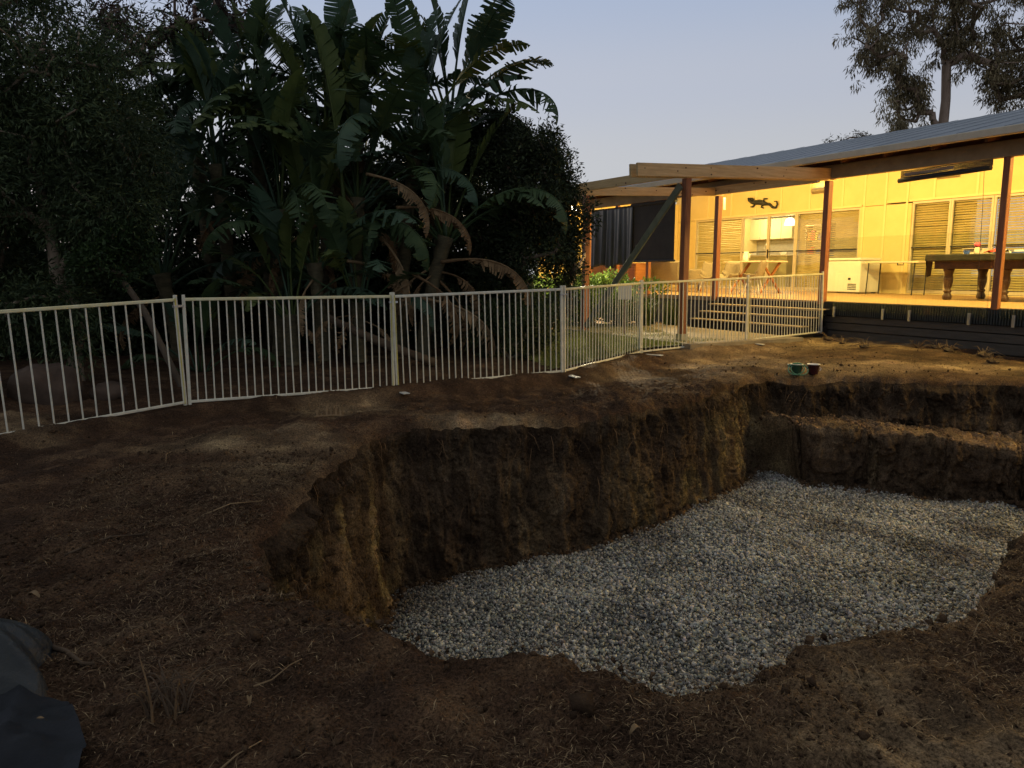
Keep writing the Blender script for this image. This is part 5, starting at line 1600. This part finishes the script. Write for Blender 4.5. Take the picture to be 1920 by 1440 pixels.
# root tuft
def bez(P, n=12):
    P = np.array(P, float)
    u = np.linspace(0, 1, n)[:, None]
    return (1 - u) ** 3 * P[0] + 3 * u * (1 - u) ** 2 * P[1] + 3 * u * u * (1 - u) * P[2] + u ** 3 * P[3]
rt = thing('root_tuft', 'tuft of torn roots standing in the dirt near the lower left', 'root tuft', (-1.22, 2.52, 0.0), 0)
ri = np.random.default_rng(9)
for i in range(24):
    side = -1 if i < 9 else 1
    bx, by = (-0.06 if side < 0 else 0.04) + ri.normal(0, 0.02), ri.normal(0, 0.03)
    hgt = ri.uniform(0.07, 0.12) if side < 0 else ri.uniform(0.05, 0.20)
    cv = ri.uniform(-0.08, 0.04) if side < 0 else ri.uniform(-0.05, 0.12)
    zg = float(gheight(-1.22 + bx, 2.52 + by))
    az_ = ri.uniform(0, 6.28)
    ex, ey = ri.uniform(0.03, 0.13) * math.cos(az_), ri.uniform(0.03, 0.13) * math.sin(az_) + 0.06
    P_ = [(bx, by, zg - 0.03), (bx + 0.2 * ex + ri.normal(0, 0.02), by + 0.2 * ey, zg + hgt * 0.6), (bx + 0.7 * ex + ri.normal(0, 0.03), by + 0.7 * ey, zg + hgt * 1.1), (bx + 1.3 * ex, by + 1.3 * ey, zg + hgt * ri.uniform(0.4, 1.0))]
    MB().tube(bez(P_), np.interp(np.linspace(0, 1, 12), [0, .4, 1], [0.0055, 0.0035, 0.001]), 5).build('root', M['log'] if i % 6 else M['dead'], rt, True)

def flat_leaf(x_, y_, L_, W_, rz, mt, label):
    z_ = float(gheight(x_, y_)) + 0.012
    n = 9
    u = np.linspace(0, 1, n)
    V_ = []
    for q_ in u:
        w_ = W_ / 2 * math.sin(math.pi * (0.03 + 0.94 * q_)) ** 0.8
        zc = 0.02 * math.sin(q_ * 3.1)
        V_ += [((q_ - 0.5) * L_, -w_, zc + 0.008), ((q_ - 0.5) * L_, 0, zc), ((q_ - 0.5) * L_, w_, zc + 0.010)]
    F_ = [(i * 3 + j, (i + 1) * 3 + j, (i + 1) * 3 + j + 1, i * 3 + j + 1) for i in range(n - 1) for j in range(2)]
    o_ = MB().add(V_, F_).build('fallen_leaf', M[mt], None, True)
    m_ = o_.modifiers.new('thick', 'SOLIDIFY')
    m_.thickness = 0.0015
    o_.location = (x_, y_, z_)
    o_.rotation_euler = (0, 0, rz)
    tag(o_, label, 'leaf', 'single fallen leaves')
flat_leaf(-2.37, 3.62, 0.10, 0.024, -0.5, 'dead2', 'orange-tan fallen leaf on bare dirt above the plastic bag')
flat_leaf(-0.94, 2.56, 0.055, 0.016, 1.9, 'dead2', 'small tan leaf right of the root tuft')
flat_leaf(0.42, 2.42, 0.05, 0.02, 0.6, 'dead2', 'small pale leaf on the near edge below the gravel')
flat_leaf(-1.62, 2.44, 0.05, 0.02, 0.1, 'dead2', 'small pale leaf between the ground sheet and root tuft')
def twig(pts, r_, mt, label):
    P_ = [(x_, y_, float(gheight(x_, y_)) + dz) for x_, y_, dz in pts]
    o_ = MB().tube(P_, np.linspace(r_, r_ * 0.5, len(P_)), 6).build('twig', M[mt], None, True)
    tag(o_, label, 'twig', 'loose twigs on the dirt')
twig([(-1.93, 3.02, 0.03), (-1.82, 2.95, 0.028), (-1.72, 2.88, 0.012), (-1.66, 2.86, 0.012)], 0.012, 'log', 'thick broken twig beside the plastic bag')
twig([(-2.05, 4.9, 0.01), (-1.9, 5.02, 0.03), (-1.72, 5.12, 0.012)], 0.006, 'dead2', 'pale twig near the left rim of the pit')
twig([(-0.98, 2.72, 0.012), (-0.93, 2.78, 0.01), (-0.88, 2.86, 0.012), (-0.86, 2.95, 0.01)], 0.004, 'dead2', 'thin curved pale twig right of the root tuft')
twig([(-0.95, 2.28, 0.01), (-0.92, 2.36, 0.012), (-0.86, 2.44, 0.01)], 0.004, 'dead2', 'thin pale twig at the bottom edge left of centre')
twig([(-2.9, 6.4, 0.01), (-2.88, 6.25, 0.02), (-2.84, 6.15, 0.01)], 0.006, 'dead2', 'short forked twig on the dirt below the fence')
twig([(-2.55, 4.2, 0.01), (-2.4, 4.42, 0.02), (-2.3, 4.6, 0.01), (-2.28, 4.75, 0.012)], 0.007, 'log', 'brown twig on the dirt at mid left')
# dead frond scrap near fence
df = thing('frond_scrap', 'scrap of dead brown leaf with ragged strips below the fence', 'dead frond', (-2.02, 8.2, float(gheight(-2.02, 8.2)) + 0.01), R(20))
MB().tube([(-0.12, 0, 0.02), (0.05, -0.02, 0.03), (0.25, -0.05, 0.02)], [0.012, 0.01, 0.004], 6).build('midrib', M['dead2'], df)
ri = np.random.default_rng(12)
for i in range(12):
    x0 = -0.1 + 0.025 * i
    h_ = ri.uniform(0.07, 0.15)
    MB().add([(x0, 0, 0.02), (x0 + 0.02, 0, 0.02), (x0 + 0.012 + ri.normal(0, 0.02), 0.05, 0.02 + h_), (x0 + 0.004, 0.03, 0.02 + h_ * 0.6)], [(0, 1, 2, 3)]).build('strip', M['dead'] if i % 2 else M['dead2'], df)

# dry weeds pulled out along the deck skirting
ri = np.random.default_rng(15)
for i in range(9):
    hx_ = 0.5 + i * 0.42 + ri.normal(0, 0.08)
    hy_ = -0.45 - ri.uniform(0, 0.7)
    p = house_pt(hx_, hy_)
    z_ = float(gheight(p[0], p[1]))
    wd_ = thing('dry_weed', f'uprooted dry weed clump, {["first", "second", "third", "fourth", "fifth", "sixth", "seventh", "eighth", "ninth"][i]} along the deck skirting from the corner post', 'weed', (p[0], p[1], z_), 0, 'dry weeds along the deck skirting')
    st_m = MB()
    for j in range(14):
        a_ = ri.uniform(0, 6.28)
        l_ = ri.uniform(0.12, 0.34)
        el = ri.uniform(0.1, 0.9)
        d = np.array([math.cos(a_) * math.cos(el), math.sin(a_) * math.cos(el), math.sin(el)])
        m_ = d * l_ * 0.55 + np.array([0, 0, 0.04])
        e_ = d * l_ + ri.normal(0, 0.04, 3)
        e_[2] = max(e_[2] - 0.08, 0.01)
        st_m.tube([(0, 0, 0.0), m_, e_], [0.006, 0.0045, 0.002], 4)
    st_m.build('stems', M['dead2'] if i % 2 else M['dead'], wd_)
    v_ = IV * (0.07 + 0.02 * ri.normal()) * np.array([1.2, 1, 0.6]) * (1 + 0.25 * ri.uniform(-1, 1, (12, 1)))
    MB().add(v_ + np.array([0, 0, 0.02]), [tuple(f_) for f_ in IF]).build('root_ball', M['log'], wd_)

# ------------------------------------------------------------------ litter and clods over the dirt (uncountable)
def on_dirt(n, seed, xr, yr):
    r_ = np.random.default_rng(seed)
    x_ = r_.uniform(*xr, n)
    y_ = r_.uniform(*yr, n)
    m_ = ~inside(CEN + (rim[::10] - CEN) * 1.01, x_, y_) & (fence_d(x_, y_) > -0.3) & (np.abs(x_) < y_ * 0.72 + 0.25)
    return x_[m_], y_[m_]
xa, ya = on_dirt(170000, 500, (-3.2, 3.4), (1.9, 6.0))
xb, yb = on_dirt(80000, 501, (-6, 9), (5.0, 15.5))
x_, y_ = np.r_[xa, xb], np.r_[ya, yb]
hxx, hyy = to_house(x_, y_)
m_ = (hyy < -0.1) & ~((hxx < 0.3) & (hyy > -4.3))
x_, y_ = x_[m_], y_[m_]
dens = fbm(x_ * 1.3, y_ * 1.3, 40, 3)
m_ = rng.uniform(-0.9, 0.9, len(x_)) < dens + 0.15
x_, y_ = x_[m_], y_[m_]
n = len(x_)
z_ = gheight(x_, y_)
L_ = rng.gamma(2.2, 0.011, n) + 0.008
big = rng.uniform(size=n) < 0.015
L_[big] *= 2.5
a_ = rng.uniform(0, 6.28, n)
el = rng.normal(0.15, 0.28, n)
d = np.c_[np.cos(a_) * np.cos(el), np.sin(a_) * np.cos(el), np.sin(el)]
sd = np.c_[-np.sin(a_), np.cos(a_), np.zeros(n)]
w_ = rng.uniform(0.0006, 0.0017, n) * (1 + 0.12 * y_)
p = np.c_[x_, y_, z_ + 0.004 + np.abs(d[:, 2]) * L_ * 0.3]
bow = np.c_[np.zeros((n, 2)), rng.uniform(0.0, 0.2, n) * L_]
v = np.stack([p - d * L_[:, None] / 2, p + bow + sd * w_[:, None], p + d * L_[:, None] / 2, p + bow - sd * w_[:, None]], 1)
t_ = rng.uniform(0, 1, (n, 1)) ** 5.0
c = np.array([0.085, 0.051, 0.028]) * (1 - t_) + np.array([0.34, 0.24, 0.13]) * t_
straw = np_mesh('straw_litter', v.reshape(-1, 3), np.arange(4 * n).reshape(-1, 4), M['litter'], colors=np.repeat(c, 4, 0))
tag(straw, 'fine dry grass roots and straw strewn over the bare dirt', 'litter', kind='stuff')

xa, ya = on_dirt(26000, 510, (-3.2, 3.6), (1.9, 6.5))
xb, yb = on_dirt(14000, 511, (-6, 9), (5.0, 15.5))
x_, y_ = np.r_[xa, xb], np.r_[ya, yb]
hxx, hyy = to_house(x_, y_)
m_ = (hyy < -0.1) & ~((hxx < 0.3) & (hyy > -4.3))
x_, y_ = x_[m_], y_[m_]
m_ = rng.uniform(-1.2, 0.6, len(x_)) < fbm(x_ * 1.1, y_ * 1.1, 44, 3)
x_, y_ = x_[m_], y_[m_]
sz = rng.gamma(1.1, 0.0045, len(x_)) + 0.003
P_ = np.c_[x_, y_, gheight(x_, y_) + sz * 0.2]
# crumbs along the bench, wall foot and rim
sel = np.nonzero(shelf > 0.5)[0]
q1 = rng.choice(sel, 3500)
r1 = rng.integers(int(MW * 0.36), int(MW * 0.60), 3500)
P1 = np.c_[WX[r1, q1], WY[r1, q1], zz[r1, q1]]
s1 = rng.gamma(1.6, 0.0055, 3500) + 0.004
q2 = rng.integers(0, NR, 4500)
P2 = np.c_[base[q2] + (CEN - base[q2]) * np.abs(rng.normal(0, 0.018, (4500, 1))), np.zeros(4500)]
P2[:, 2] = gravel_z(P2[:, 0], P2[:, 1]) + 0.01
s2 = rng.gamma(1.6, 0.010, 4500) + 0.008
q3 = rng.integers(0, NR, 4200)
r3 = rng.integers(2, MW - 4, 4200)
P3 = np.c_[WX[r3, q3], WY[r3, q3], zz[r3, q3]]
s3 = rng.gamma(1.3, 0.005, 4200) + 0.004
n_p = len(P_)
ccol = np.ones((n_p + 3500 + 4500 + 4200, 3)) * rng.uniform(0.7, 1.3, (n_p + 12200, 1))
ccol[n_p:n_p + 3500] *= rng.uniform(1.0, 4.2, (3500, 1))
cl_ = lumps(np.vstack([P_, P1, P2, P3]), np.r_[sz, s1, s2, s3], ccol, 'soil_clods', M['clod'], 0.7, 0.3, OV, OF)
tag(cl_, 'loose crumbs and clods of soil over the dirt and pit walls', 'soil clods', kind='stuff')

# roots hanging out of the cut
n = 700
q4 = rng.integers(0, NR, n)
t4 = rng.beta(1.1, 2.4, n)
r4 = (t4 * (MW - 6)).astype(int) + 1
mb = []
V_, F_, C_ = [], [], []
for i in range(n):
    if shelf[q4[i]] > 0.5 and r4[i] > MW * 0.34:
        continue
    p = np.array([WX[r4[i], q4[i]], WY[r4[i], q4[i]], zz[r4[i], q4[i]]])
    o_ = np.array([inn[q4[i], 0], inn[q4[i], 1], 0])
    L1 = rng.gamma(2, 0.06) + 0.04
    sdv = np.array([-o_[1], o_[0], 0]) * rng.normal(0, 0.5)
    e1 = p + (o_ * 0.22 + sdv * 0.4 + np.array([0, 0, -0.25])) * L1
    e2 = p + (o_ * 0.28 + sdv * 0.8 + np.array([0, 0, -1.0])) * L1
    w_ = rng.uniform(0.0012, 0.0035)
    s_v = np.array([-o_[1], o_[0], 0]) * w_
    i0 = len(V_)
    V_ += [p - s_v, p + s_v, e1 + s_v, e1 - s_v, e2 + s_v * 0.3, e2 - s_v * 0.3]
    F_ += [(i0, i0 + 1, i0 + 2, i0 + 3), (i0 + 3, i0 + 2, i0 + 4, i0 + 5)]
    C_ += [np.array([0.10, 0.06, 0.03]) * rng.uniform(0.6, 2.4)] * 6
ro = np_mesh('hanging_roots', np.array(V_), np.array(F_), M['litter'], colors=np.array(C_))
tag(ro, 'fine roots hanging out of the cut soil of the pit', 'roots', kind='stuff')
